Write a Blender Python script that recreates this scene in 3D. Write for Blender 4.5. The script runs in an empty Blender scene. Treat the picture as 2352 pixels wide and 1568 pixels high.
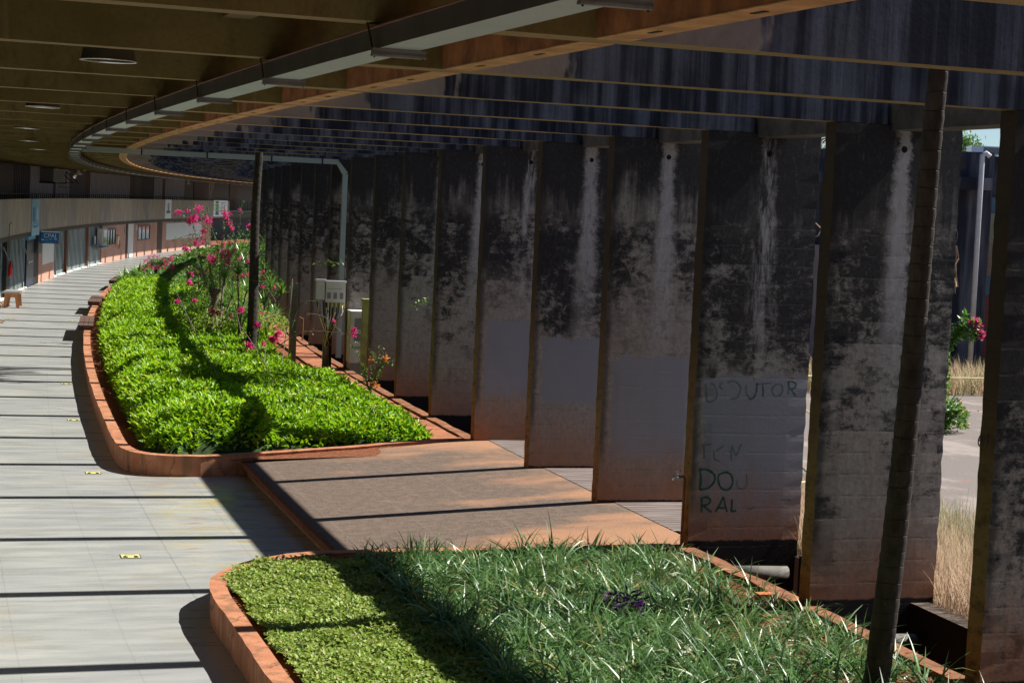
import bpy, math, random
import numpy as np
from mathutils import Vector, Matrix
random.seed(7); rng = np.random.default_rng(11)
sc = bpy.context.scene; COL = sc.collection
# ------------------------------------------------------------------ plan geometry
R0 = 369.61883; CX, CY = 354.09224, 133.20168; A0 = -0.32571541; BAY = 3.0
CH = 4.1803; PIT = 0.07338504; ROL = -0.04541717; FPX = 4166.8
def ang(i): return A0 + i*BAY/R0
def W(t, i, z=0.0):                       # t: metres outward from the pillar row, i: bay number along the curve
    r = R0 - t; a = ang(i); return Vector((CX - r*math.cos(a), CY + r*math.sin(a), z))
def WS(t, s, z=0.0): return W(t, s/BAY, z)
def Wn(t, s, z):
    r = R0 - t; a = A0 + s/R0; return np.stack([CX - r*np.cos(a), CY + r*np.sin(a), z], -1)
cp, sp = math.cos(PIT), math.sin(PIT)
FW = Vector((0, cp, -sp)); RT = Vector((1, 0, 0)); UP = RT.cross(FW)
cr, sr = math.cos(ROL), math.sin(ROL)
R2 = cr*RT - sr*UP; U2 = sr*RT + cr*UP
def at(x, y, Y):                          # a point of the place at distance Y along the view
    d = FW + R2*((x-1176)/FPX) - U2*((y-784)/FPX); k = Y/d.y; return Vector((0, 0, CH)) + d*k
def atz(x, y, z):
    d = FW + R2*((x-1176)/FPX) - U2*((y-784)/FPX); k = (z-CH)/d.z; return Vector((0, 0, CH)) + d*k
def pol(P):
    dx, dy = P.x-CX, P.y-CY; return R0-math.hypot(dx, dy), (math.atan2(dy, -dx)-A0)*R0   # t, s
# ------------------------------------------------------------------ materials
class N:
    def __init__(s, name):
        s.m = bpy.data.materials.new(name); s.m.use_nodes = True; s.t = s.m.node_tree; s.t.nodes.clear()
        s.out = s.t.nodes.new('ShaderNodeOutputMaterial'); s.c = {}
    def n(s, ty, **k):
        nd = s.t.nodes.new(ty)
        for a, v in k.items(): setattr(nd, a, v)
        return nd
    def put(s, sock, v):
        if isinstance(v, bpy.types.NodeSocket): s.t.links.new(v, sock)
        elif isinstance(v, (tuple, list)) and len(v) == 3 and sock.type == 'RGBA': sock.default_value = (*v, 1)
        else: sock.default_value = v
    def obj(s):
        if 'o' not in s.c: s.c['o'] = s.n('ShaderNodeTexCoord').outputs['Object']
        return s.c['o']
    def uv(s):
        if 'u' not in s.c: s.c['u'] = s.n('ShaderNodeTexCoord').outputs['UV']
        return s.c['u']
    def rnd(s):
        if 'r' not in s.c: s.c['r'] = s.n('ShaderNodeObjectInfo').outputs['Random']
        return s.c['r']
    def sep(s, v):
        q = s.n('ShaderNodeSeparateXYZ'); s.put(q.inputs[0], v); return q.outputs
    def comb(s, x, y, z):
        q = s.n('ShaderNodeCombineXYZ')
        for k, v in enumerate((x, y, z)): s.put(q.inputs[k], v)
        return q.outputs[0]
    def math(s, op, a, b=0.0, c=0.0):
        q = s.n('ShaderNodeMath', operation=op); s.put(q.inputs[0], a); s.put(q.inputs[1], b); s.put(q.inputs[2], c); return q.outputs[0]
    def vsc(s, v, sc_):
        q = s.n('ShaderNodeVectorMath', operation='MULTIPLY'); s.put(q.inputs[0], v); q.inputs[1].default_value = sc_; return q.outputs[0]
    def vadd(s, v, w):
        q = s.n('ShaderNodeVectorMath', operation='ADD'); s.put(q.inputs[0], v); s.put(q.inputs[1], w); return q.outputs[0]
    def noise(s, v, scale, detail=5, rough=.6, dist=0.0):
        q = s.n('ShaderNodeTexNoise'); s.put(q.inputs['Vector'], v); q.inputs['Scale'].default_value = scale
        q.inputs['Detail'].default_value = detail; q.inputs['Roughness'].default_value = rough; q.inputs['Distortion'].default_value = dist
        return q.outputs['Fac']
    def vor(s, v, scale):
        q = s.n('ShaderNodeTexVoronoi'); s.put(q.inputs['Vector'], v); q.inputs['Scale'].default_value = scale; return q.outputs['Distance']
    def ss(s, x, a, b, lo=0.0, hi=1.0):          # smoothstep a..b (a may exceed b)
        q = s.n('ShaderNodeMapRange', interpolation_type='SMOOTHSTEP'); s.put(q.inputs[0], x)
        for k, v in enumerate((a, b, lo, hi)): s.put(q.inputs[1+k], v)
        return q.outputs[0]
    def mix(s, f, a, b, mode='MIX'):
        q = s.n('ShaderNodeMix', data_type='RGBA', blend_type=mode); s.put(q.inputs[0], f); s.put(q.inputs[6], a); s.put(q.inputs[7], b); return q.outputs[2]
    def mul(s, *a):
        r = a[0]
        for b in a[1:]: r = s.math('MULTIPLY', r, b)
        return r
    def mx(s, a, b): return s.math('MAXIMUM', a, b)
    def bump(s, h, st=.3, dist=.02):
        q = s.n('ShaderNodeBump'); s.put(q.inputs['Height'], h); q.inputs['Strength'].default_value = st; q.inputs['Distance'].default_value = dist
        return q.outputs[0]
    def bsdf(s, col, rough=.85, bump=None, metal=0.0, spec=.4, emit=None):
        p = s.n('ShaderNodeBsdfPrincipled'); s.put(p.inputs['Base Color'], col); s.put(p.inputs['Roughness'], rough)
        s.put(p.inputs['Metallic'], metal); s.put(p.inputs['Specular IOR Level'], spec)
        if bump is not None: s.put(p.inputs['Normal'], bump)
        s.t.links.new(p.outputs[0], s.out.inputs[0]); return s.m
def simple(name, col, rough=.6, metal=0.0, var=.25, scale=8.0, spec=.4):
    q = N(name); f = q.noise(q.obj(), scale, 6, .65)
    c = q.mix(q.ss(f, .3, .7), tuple(c*(1-var) for c in col), tuple(min(1, c*(1+var*.6)) for c in col))
    return q.bsdf(c, rough, q.bump(f, .15, .01), metal, spec)

def fin_material(name, paint=None, band=.49, dark=.5, seed=0.0, splash=1.0, drip=1.0, fadez=(1.7, 3.6), dens=0.0):
    q = N(name); o = q.vadd(q.obj(), (seed*13.7, seed*5.1, 0)); P = q.sep(q.obj()); x, y, z = P
    big = q.noise(q.vsc(o, (1.3, 1, .9)), 1.2, 7, .68)
    streak = q.noise(q.vsc(o, (9, 2, .35)), 1.0, 6, .6)
    rag = q.noise(q.vsc(o, (4.6, 3, 6.5)), 1.7, 9, .8, .25)
    fine = q.noise(o, 22, 6, .75)
    # courses of the boarding / blocks below four metres
    fz = q.math('FRACT', q.math('DIVIDE', q.math('ADD', z, q.math('MULTIPLY', q.math('SUBTRACT', big, .5), .05)), .215))
    course = q.mx(q.ss(fz, .10, .0), q.ss(fz, .93, 1.0))
    coursem = q.mul(course, q.ss(z, 4.15, 4.05), q.ss(rag, .42, .66))
    cid = q.math('FLOOR', q.math('DIVIDE', z, .215))
    crow = q.noise(q.comb(q.math('MULTIPLY', x, 2.2), seed*3.3, q.math('MULTIPLY', cid, 3.7)), 1.0, 3, .6)
    lowmask = q.math('ADD', q.math('ADD', q.mul(rag, .66), q.ss(z, 1.2, 4.0, -.075, .035+.04*dark)), q.math('ADD', q.mul(crow, .36), q.mul(big, .36)))
    low = q.ss(lowmask, .655-dens, .79-dens)
    highmask = q.math('ADD', q.mul(streak, .5), q.math('ADD', q.mul(big, .6), q.ss(z, 3.6, 5.2, -.16, .14)))
    high = q.mul(q.ss(highmask, .35-.07*dark, .60-.05*dark), q.ss(fine, .2, .5, .82, 1))
    upper = q.ss(q.math('ADD', z, q.mul(q.math('SUBTRACT', streak, .5), .9)), 3.85, 4.35)
    dirt = q.math('ADD', q.mul(high, upper), q.mul(low, q.math('SUBTRACT', 1.0, upper)))
    fade = q.ss(q.math('ADD', z, q.mul(q.math('SUBTRACT', big, .5), 2.2)), fadez[0], fadez[1], .12, 1.0)
    dirt = q.mul(dirt, fade)
    # pale wash below the drain hole
    dx = q.math('ABSOLUTE', q.math('SUBTRACT', q.math('ADD', x, q.mul(q.math('SUBTRACT', rag, .5), .30)), .75))
    wid = q.mul(q.ss(z, 5.1, 3.0, .085, .15), q.ss(big, .3, .7, .7, 1.35))
    wash = q.mul(q.ss(q.math('DIVIDE', dx, wid), 1.5, .45), q.ss(q.math('ADD', z, q.mul(big, 1.6)), 2.6, 4.6), q.ss(q.noise(q.vsc(o, (5, 1, .9)), 1.3, 7, .75), .62-.34*drip, .80-.34*drip))
    scr = q.noise(q.vsc(o, (14, 3, 5)), 1.6, 8, .8); dirt = q.mul(dirt, q.ss(scr, .30, .46, .62, 1)); dirt = q.mx(dirt, q.mul(q.ss(scr, .58, .66), q.ss(z, 1.5, 3.0, 0, .75)))
    dirt = q.math('MULTIPLY', dirt, q.math('SUBTRACT', 1.0, q.mul(wash, .9)))
    base = q.mix(q.ss(fine, .3, .75), (.25, .222, .198), (.36, .325, .295))
    base = q.mix(q.ss(big, .35, .7), base, (.28, .235, .205))
    base = q.mix(q.mul(wash, .7), base, (.44, .42, .43))
    col = q.mix(q.mul(dirt, .96), base, q.mix(q.ss(fine, .3, .7), (.007, .007, .009), (.030, .029, .033)))
    col = q.mix(q.mul(coursem, .38), col, (.035, .03, .03))
    # small pale flecks
    fl = q.ss(q.noise(o, 30, 3, .8, .6), .73, .77)
    col = q.mix(q.mul(fl, q.ss(z, 4.05, 3.9), .55), col, (.42, .42, .46))
    col = q.mix(q.ss(scr, .34, .62, .5, 0), col, q.mix(.55, col, (.01, .01, .01)))
    col = q.mix(q.ss(q.noise(q.vsc(o, (40, 10, 16)), 1.0, 4, .8), .55, .72, 0, .28), col, (.02, .018, .018))
    if paint:
        z0, z1 = paint; e = q.mul(q.math('SUBTRACT', q.noise(q.vsc(o, (5, 1, 2)), 1.5, 4, .6), .5), .35)
        ze = q.math('ADD', z, e)
        pm = q.mul(q.ss(ze, z1+.01, z1-.02), q.ss(ze, z0-.05, z0+.1), q.ss(q.math('ADD', x, q.mul(e, .8)), .10, .16))
        pm = q.mul(pm, q.ss(fine, .2, .32, .75, 1))
        col = q.mix(pm, col, q.mix(big, (.185, .188, .215), (.245, .242, .258)))
    # red soil splash at the foot
    sm = q.mul(q.ss(q.math('ADD', z, q.mul(q.math('ADD', streak, big), .85)), 2.35, 1.15), splash)
    col = q.mix(q.mul(sm, .8), col, q.mix(q.ss(rag, .35, .65), (.34, .13, .055), (.22, .11, .062)))
    # black damp band
    bm = q.ss(q.math('ADD', z, q.mul(q.math('SUBTRACT', rag, .5), .10)), band+.012, band-.012)
    col = q.mix(q.mul(bm, q.ss(rag, .25, .4, .85, 1)), col, (.012, .012, .014))
    # dark growth along the inner corner
    em = q.mul(q.ss(q.math('ADD', x, q.mul(q.math('SUBTRACT', rag, .5), .16)), .11, .02), q.ss(z, .7, 1.3))
    col = q.mix(q.mul(em, .7), col, (.03, .025, .022))
    # inner narrow edge: warm bounce from the orange soil painted in as ochre
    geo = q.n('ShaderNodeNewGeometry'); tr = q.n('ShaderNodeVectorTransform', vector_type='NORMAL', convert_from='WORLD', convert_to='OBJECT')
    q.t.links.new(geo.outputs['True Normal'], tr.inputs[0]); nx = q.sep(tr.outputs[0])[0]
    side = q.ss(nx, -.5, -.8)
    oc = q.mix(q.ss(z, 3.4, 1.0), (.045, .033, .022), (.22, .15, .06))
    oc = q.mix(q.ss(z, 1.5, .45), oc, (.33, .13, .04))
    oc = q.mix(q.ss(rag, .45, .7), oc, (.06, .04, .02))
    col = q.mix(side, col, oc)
    # drain hole
    hole = q.ss(q.math('ADD', q.math('POWER', q.math('DIVIDE', q.math('SUBTRACT', x, .75), .033), 2.0), q.math('POWER', q.math('DIVIDE', q.math('SUBTRACT', z, 4.92), .033), 2.0)), 1.1, .9)
    col = q.mix(q.mul(hole, .97), col, (.004, .004, .004))
    h = q.math('ADD', q.mul(rag, .6), q.math('ADD', q.mul(fine, .3), q.mul(coursem, -.6)))
    return q.bsdf(col, .9, q.bump(h, .5, .012), spec=.2)

def beam_material():
    q = N('cast_concrete_beam'); ob = q.obj(); rn = q.rnd(); o = q.vadd(ob, q.comb(q.mul(rn, 37.0), q.mul(rn, 11.0), 0.0))
    x, y, z = q.sep(ob)
    streak = q.noise(q.vsc(o, (7, 1, .25)), 1.0, 6, .62)
    big = q.noise(q.vsc(o, (.8, 1, 1.2)), 1.3, 6, .6); fine = q.noise(o, 25, 5, .7)
    clean = q.mix(q.ss(big, .3, .7), (.165, .13, .045), (.245, .20, .075)); clean = q.mix(q.ss(fine, .45, .7, 0, .4), clean, (.13, .09, .04)); clean = q.mix(q.ss(q.noise(q.vsc(o, (1.5, 1, .8)), 1.7, 7, .7), .5, .68, 0, .6), clean, (.085, .06, .025)); clean = q.mix(q.ss(q.noise(q.vsc(o, (5, 1, .4)), 1.2, 4, .6), .6, .72, 0, .35), clean, (.32, .27, .16))
    pale = q.mix(q.ss(big, .35, .65), (.21, .185, .165), (.27, .24, .21))
    dk = q.mix(q.ss(q.math('ADD', q.mul(streak, .8), q.mul(big, .25)), .42, .68), (.014, .016, .026), (.12, .13, .165))
    dk = q.mix(q.ss(fine, .5, .8, 0, .5), dk, (.02, .02, .022))
    xe = q.math('ADD', x, q.mul(q.math('SUBTRACT', q.noise(q.vsc(o, (6, 1, 1.5)), 1.2, 4, .5), .5), .9))
    col = q.mix(q.ss(x, -4.75, -4.7), clean, pale)
    col = q.mix(q.ss(xe, -3.92, -3.84), col, dk)
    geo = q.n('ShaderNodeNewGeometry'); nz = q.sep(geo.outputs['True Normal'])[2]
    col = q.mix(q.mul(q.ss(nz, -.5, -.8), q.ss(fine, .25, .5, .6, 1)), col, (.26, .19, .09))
    h = q.math('ADD', q.mul(streak, .4), q.mul(fine, .4))
    return q.bsdf(col, .9, q.bump(h, .35, .01), spec=.2)

def M_floor():
    q = N('polished_granilite_floor'); u = q.uv(); t, s, _ = q.sep(u)
    st = q.noise(q.vsc(u, (.9, 5, 1)), 1.0, 6, .6, .2); big = q.noise(u, .5, 4, .5); fine = q.noise(u, 60, 4, .8)
    c = q.mix(q.ss(st, .3, .7), (.29, .305, .30), (.38, .385, .365)); c = q.mix(q.ss(big, .35, .65, 0, .5), c, (.25, .265, .285))
    c = q.mix(q.ss(fine, .35, .75, 0, .35), c, (.42, .42, .4))
    reg = q.mul(q.ss(q.math('ADD', t, q.mul(st, .5)), -5.4, -4.9), q.ss(s, 5.5, 7), q.ss(s, 14.5, 13))
    yl = q.ss(q.noise(q.vsc(u, (.9, 2.4, 1)), 1.3, 5, .6), .45, .68); c = q.mix(q.mul(reg, yl, .8), c, (.40, .335, .13))
    pale = q.ss(q.noise(q.vadd(u, (7, 3, 0)), 1.4, 5, .6), .5, .7); c = q.mix(q.mul(reg, pale, .6), c, (.42, .43, .42))
    rd = q.ss(q.noise(q.vsc(q.vadd(u, (3, 11, 0)), (.8, 2.5, 1)), 1.5, 6, .7), .57, .66); c = q.mix(q.mul(reg, rd, .65), c, (.30, .13, .07))
    wob = q.mul(q.math('SUBTRACT', q.noise(q.vsc(u, (0, 1, 0)), 3.0, 4, .7), .5), .03)
    lines = 0.0
    for tj, w in ((-7.46, .004), (-6.46, .004), (-5.57, .009), (-4.65, .005)):
        d = q.math('ABSOLUTE', q.math('SUBTRACT', q.math('ADD', t, q.mul(wob, 1.6 if tj == -5.57 else .25)), tj))
        lines = q.mx(q.ss(d, w*1.2, w*.3), lines) if lines != 0.0 else q.ss(d, w*1.2, w*.3)
    fs = q.math('ABSOLUTE', q.math('SUBTRACT', q.math('FRACT', q.math('DIVIDE', s, 1.5)), .5))
    l2 = q.mul(q.ss(fs, .004, .001), .0)
    sp = q.mul(q.ss(q.noise(u, 9, 3, .7), .70, .74), .35); c = q.mix(sp, c, (.14, .12, .10)); sc_ = q.mul(q.ss(q.noise(q.vsc(u, (2.2, .7, 1)), 2.2, 7, .8), .60, .68), .3); c = q.mix(sc_, c, (.46, .45, .42)); c = q.mix(q.mul(q.ss(q.noise(u, 1.1, 5, .6), .52, .7), .35), c, (.33, .30, .23))
    c = q.mix(q.mul(lines, .32), c, (.07, .055, .045))
    return q.bsdf(c, q.ss(st, .3, .7, .24, .42), q.bump(q.mul(st, 1.0), .05, .003), spec=.55)

def M_platform():
    q = N('exposed_aggregate_paving'); u = q.uv(); t, s, _ = q.sep(u)
    fine = q.noise(u, 45, 4, .85); f2 = q.noise(u, 90, 3, .9); sm = q.noise(q.vsc(u, (.5, 1.1, 1)), .9, 6, .62)
    c = q.mix(q.ss(fine, .35, .65), (.04, .028, .021), (.19, .14, .11)); c = q.mix(q.ss(q.noise(u, 7, 5, .7), .4, .65, 0, .5), c, (.20, .15, .12)); c = q.mix(q.ss(f2, .6, .75), c, (.42, .37, .32))
    red = q.ss(q.math('ADD', q.math('ADD', q.mul(t, .13), q.mul(sm, 1.9)), q.math('ADD', q.ss(s, 13.4, 14.8, 0, .5), q.ss(s, 8.2, 6.2, 0, .4))), .74, 1.28)
    c = q.mix(q.mul(red, .82), c, q.mix(q.ss(fine, .3, .7), (.30, .135, .07), (.50, .28, .16)))
    d = q.math('ABSOLUTE', q.math('SUBTRACT', q.math('FRACT', q.math('DIVIDE', q.math('ADD', t, 10), 1.0)), .5))
    d2 = q.math('ABSOLUTE', q.math('SUBTRACT', q.math('FRACT', q.math('DIVIDE', s, 1.5)), .5))
    c = q.mix(q.mx(q.ss(d, .010, .003, 0, .18), q.ss(d2, .006, .002, 0, .08)), c, (.30, .27, .24))
    return q.bsdf(c, .9, q.bump(q.math('ADD', fine, f2), .5, .006), spec=.25)

def M_kerb():
    q = N('red_soil_stained_kerb'); o = q.obj(); z = q.sep(o)[2]; n = q.noise(o, 3, 6, .65); f = q.noise(o, 25, 6, .75)
    c = q.mix(q.ss(n, .3, .7), (.38, .15, .078), (.50, .225, .125)); c = q.mix(q.ss(f, .5, .8, 0, .5), c, (.28, .10, .05))
    st = q.noise(q.vsc(o, (4, 4, .4)), 1.5, 5, .6); c = q.mix(q.mul(q.ss(st, .46, .66), .75), c, (.19, .11, .06)); ch = q.ss(q.noise(o, 6, 8, .85), .60, .64); c = q.mix(q.mul(ch, .6), c, (.20, .12, .08)); c = q.mix(q.mul(q.ss(q.noise(q.vadd(o, (5, 5, 5)), 2.0, 8, .8), .58, .62), .5), c, (.48, .30, .20))
    vo = q.n('ShaderNodeTexVoronoi', feature='DISTANCE_TO_EDGE'); q.put(vo.inputs['Vector'], q.vadd(q.vsc(o, (1, 1, .35)), q.comb(q.mul(n, .5), q.mul(f, .25), 0.0))); vo.inputs['Scale'].default_value = .8
    c = q.mix(q.mul(q.ss(vo.outputs['Distance'], .010, .003), .7), c, (.10, .05, .03))
    return q.bsdf(c, .88, q.bump(q.math('ADD', f, q.mul(ch, -.5)), .6, .012), spec=.2)

def M_kerb2():
    q = N('worn_brown_trench_kerb'); o = q.obj(); n = q.noise(o, 4, 6, .7); f = q.noise(o, 22, 6, .8)
    c = q.mix(q.ss(n, .35, .65), (.15, .075, .045), (.34, .145, .075)); c = q.mix(q.ss(f, .5, .7, 0, .6), c, (.09, .05, .035))
    return q.bsdf(c, .92, q.bump(f, .8, .015), spec=.15)
def M_shade_kerb():  # upright faces coloured near black for the shade of the deep trench
    q = N('shade_sided_trench_kerb'); geo = q.n('ShaderNodeNewGeometry'); nz = q.sep(geo.outputs['True Normal'])[2]; f = q.noise(q.obj(), 8, 6, .75)
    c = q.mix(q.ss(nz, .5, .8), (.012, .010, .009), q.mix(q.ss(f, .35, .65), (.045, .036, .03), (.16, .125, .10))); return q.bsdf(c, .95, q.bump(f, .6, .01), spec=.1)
def M_soil():
    q = N('red_laterite_soil'); o = q.obj(); f = q.noise(o, 18, 7, .8); n = q.noise(o, 2.5, 4, .6)
    c = q.mix(q.ss(f, .3, .7), (.10, .035, .018), (.34, .135, .07)); c = q.mix(q.ss(q.noise(o, 40, 3, .9), .66, .72, 0, .7), c, (.42, .30, .20))
    c = q.mix(q.ss(n, .4, .7, 0, .4), c, (.20, .07, .035)); return q.bsdf(c, .95, q.bump(f, 1, .03), spec=.1)

def M_asphalt():
    q = N('worn_courtyard_asphalt'); u = q.uv(); f = q.noise(u, 40, 5, .85); n = q.noise(q.vsc(u, (1, .6, 1)), .6, 6, .65)
    c = q.mix(q.ss(f, .3, .7), (.12, .102, .094), (.26, .225, .205)); c = q.mix(q.ss(n, .5, .62, 0, .7), c, (.34, .29, .26))
    c = q.mix(q.ss(q.noise(u, 1.1, 4, .6), .6, .72, 0, .6), c, (.3, .16, .1)); return q.bsdf(c, .92, q.bump(f, .4, .01), spec=.2)

def M_brick():
    q = N('salmon_brick'); u = q.uv(); b = q.n('ShaderNodeTexBrick'); q.put(b.inputs['Vector'], u); b.inputs['Scale'].default_value = 1.0
    b.inputs['Brick Width'].default_value = .23; b.inputs['Row Height'].default_value = .075; b.inputs['Mortar Size'].default_value = .008
    b.inputs['Color1'].default_value = (.55, .28, .20, 1); b.inputs['Color2'].default_value = (.43, .20, .14, 1); b.inputs['Mortar'].default_value = (.36, .26, .21, 1)
    n = q.noise(u, 1.2, 5, .6); c = q.mix(q.ss(n, .4, .7, 0, .4), b.outputs['Color'], (.42, .26, .19))
    return q.bsdf(c, .8, q.bump(b.outputs['Fac'], -.3, .006), spec=.3)

def M_parapet():
    q = N('board_marked_parapet_concrete'); u = q.uv(); s, z, _ = q.sep(u)
    n = q.noise(q.vsc(u, (3, .25, 1)), 1.3, 6, .65); b = q.noise(u, .6, 3, .5); g = q.noise(q.vsc(u, (30, 1, 1)), 1, 2, .5)
    pid = q.math('FLOOR', q.math('DIVIDE', s, 2.1)); pn = q.n('ShaderNodeTexWhiteNoise', noise_dimensions='1D'); q.put(pn.inputs['W'], pid)
    c = q.mix(q.ss(n, .3, .7), (.24, .20, .145), (.46, .39, .30)); c = q.mix(q.ss(pn.outputs['Value'], .3, .8, 0, .65), c, (.24, .225, .215))
    c = q.mix(q.ss(b, .55, .7, 0, .6), c, (.42, .36, .26)); c = q.mix(q.ss(g, .6, .75, 0, .35), c, (.07, .055, .04))
    c = q.mix(q.ss(z, 2.42, 2.26, 0, .55), c, (.24, .15, .05))
    return q.bsdf(c, .88, q.bump(n, .3, .01), spec=.2)

def leafmat(name, a, b, trans=.45, rough=.4, spec=.5, c3=None):
    q = N(name); at_ = q.n('ShaderNodeAttribute', attribute_name='Col'); r, g, _ = q.sep(at_.outputs['Vector'])
    c = q.mix(r, a, b)
    if c3: c = q.mix(q.ss(g, .86, .94), c, c3)
    p = q.n('ShaderNodeBsdfPrincipled'); q.put(p.inputs['Base Color'], c); p.inputs['Roughness'].default_value = rough; p.inputs['Specular IOR Level'].default_value = spec
    tl = q.n('ShaderNodeBsdfTranslucent'); q.put(tl.inputs['Color'], q.mix(.5, c, (c3 if False else tuple(min(1, v*1.25) for v in b))))
    m = q.n('ShaderNodeMixShader'); m.inputs[0].default_value = trans
    q.t.links.new(p.outputs[0], m.inputs[1]); q.t.links.new(tl.outputs[0], m.inputs[2]); q.t.links.new(m.outputs[0], q.out.inputs[0]); return q.m

def M_palm():
    q = N('ringed_palm_bark'); o = q.obj(); x, y, z = q.sep(o)
    zz = q.math('ADD', z, q.mul(q.math('SUBTRACT', q.noise(o, 3, 3, .5), .5), .07))
    ring = q.ss(q.math('ABSOLUTE', q.math('SUBTRACT', q.math('FRACT', q.math('DIVIDE', zz, .135)), .5)), .05, .0)
    n = q.noise(q.vsc(o, (6, 6, 2)), 2, 7, .7); c = q.mix(q.ss(n, .3, .7), (.022, .018, .016), (.06, .048, .04))
    c = q.mix(q.mul(ring, .4), c, (.012, .01, .009)); c = q.mix(q.ss(q.noise(o, 9, 5, .7), .62, .72, 0, .5), c, (.17, .16, .15))
    return q.bsdf(c, .85, q.bump(q.math('ADD', q.mul(ring, -.5), n), .8, .02), spec=.3)

def M_tray():
    q = N('galvanised_tray_steel'); o = q.obj(); n = q.noise(o, 2, 5, .6); c = q.mix(n, (.30, .36, .37), (.42, .48, .46))
    return q.bsdf(c, .5, None, .25)
def M_wood(name, a, b, sc_=(3, 30, 3)):
    q = N(name); o = q.obj(); n = q.noise(q.vsc(o, sc_), 1.5, 5, .6); return q.bsdf(q.mix(q.ss(n, .3, .7), a, b), .75, q.bump(n, .4, .006), spec=.25)
def M_deck():
    q = N('weathered_deck_boards'); u = q.uv(); t, s, _ = q.sep(u); n = q.noise(q.vsc(u, (1.5, 30, 1)), 1, 5, .6)
    c = q.mix(q.ss(n, .3, .7), (.10, .075, .065), (.30, .25, .23)); return q.bsdf(c, .7, q.bump(n, .3, .004), spec=.3)

MF = M_floor(); MPL = M_platform(); MK = M_kerb(); MSO = M_soil(); MAS = M_asphalt(); MBR = M_brick(); MPA = M_parapet(); MBE = beam_material()
MPALM = M_palm(); MTR = M_tray(); MDK = M_deck()
MEDGE = simple('orange_stained_edge_beam', (.40, .15, .045), .9, var=.55, scale=2.5)
MSLAB = simple('roof_slab_concrete', (.20, .15, .08), .9, var=.3, scale=1.5)
MTIE = simple('dark_tie_beam_concrete', (.10, .085, .07), .9, var=.5, scale=3)
MSLB = simple('soil_covered_slab', (.33, .125, .06), .92, var=.4, scale=5); MGREY = simple('mid_grey_render', (.12, .11, .12), .8, var=.2, scale=2); MLIL = simple('pale_lilac_panel', (.36, .34, .37), .7, var=.12, scale=3)
MDARK = simple('near_black_frame', (.014, .014, .016), .5, var=.3); MDBR = simple('dark_brown_timber', (.07, .03, .018), .6, var=.4)
MBRN = simple('brown_timber_post', (.20, .085, .04), .6, var=.3); MWHITE = simple('off_white_paint', (.66, .63, .58), .6, var=.06, scale=3)
MPANE = simple('curtained_teal_glass', (.50, .60, .60), .2, var=.15, scale=1.2, spec=.9); MDGL = simple('dark_window_glass', (.02, .025, .025), .06, var=.2, spec=1.0)
MBLUE = simple('royal_blue_sign', (.01, .17, .42), .4, var=.1); MNAVY = simple('navy_door', (.012, .02, .05), .35, var=.3); MSKYB = simple('pale_blue_vinyl', (.13, .36, .47), .4, var=.1)
MRED = simple('extinguisher_red', (.62, .02, .015), .25, var=.1); MYEL = simple('sticker_yellow', (.62, .56, .20), .5, var=.08); MBLK = simple('matt_black', (.008, .008, .009), .55, var=.1)
MALU = N('brushed_aluminium').bsdf((.62, .62, .60), .22, None, .9); MREFL = N('mirror_reflector').bsdf((.85, .85, .85), .06, None, 1.0)
MCOAT = simple('dark_lamp_shell', (.10, .085, .06), .5, var=.2); MCAB = simple('pale_cabinet_paint', (.60, .60, .55), .5, var=.06, scale=3)
MLOUV = simple('grey_louvre', (.22, .23, .22), .5, var=.1); MPIL = simple('mossy_yellow_green_post', (.34, .36, .12), .8, var=.3, scale=4); MPOST = simple('weathered_steel_post', (.22, .22, .21), .45, .3, .2)
MPIPE = simple('white_pvc_pipe', (.48, .48, .52), .4, var=.08); MPIPG = simple('dirty_concrete_pipe', (.14, .13, .115), .8, var=.4, scale=5)
MSTOOL = simple('laminate_seat_top', (.36, .35, .33), .35, var=.1); MOAK = M_wood('orange_plywood', (.36, .14, .05), (.50, .22, .09)); MBENCH = M_wood('dark_weathered_slats', (.06, .035, .028), (.15, .095, .075))
MRATT = M_wood('pale_bent_wood', (.40, .26, .14), (.55, .38, .22)); MROPE = simple('frayed_rope', (.46, .33, .22), .9, var=.2); MTAPE = simple('yellow_tape', (.65, .58, .25), .6, var=.1)
MBACK = None
def M_back():
    q = N('streaked_dark_render'); u = q.obj(); n = q.noise(q.vsc(u, (2.2, 2.2, .18)), 1, 6, .6); c = q.mix(q.ss(n, .42, .7), (.018, .02, .03), (.13, .13, .155))
    return q.bsdf(c, .9, q.bump(n, .3, .01), spec=.2)
MBACK = M_back(); MBFRM = simple('blue_steel_frame', (.06, .12, .18), .5, var=.2); MGRAF = simple('green_spray_paint', (.008, .065, .045), .7, var=.5, scale=25)
MGRAF3 = simple('faded_green_spray', (.05, .10, .095), .8, var=.5, scale=30); MGRAF2 = simple('painted_over_green_spray', (.10, .125, .135), .8, var=.3, scale=25)

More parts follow.
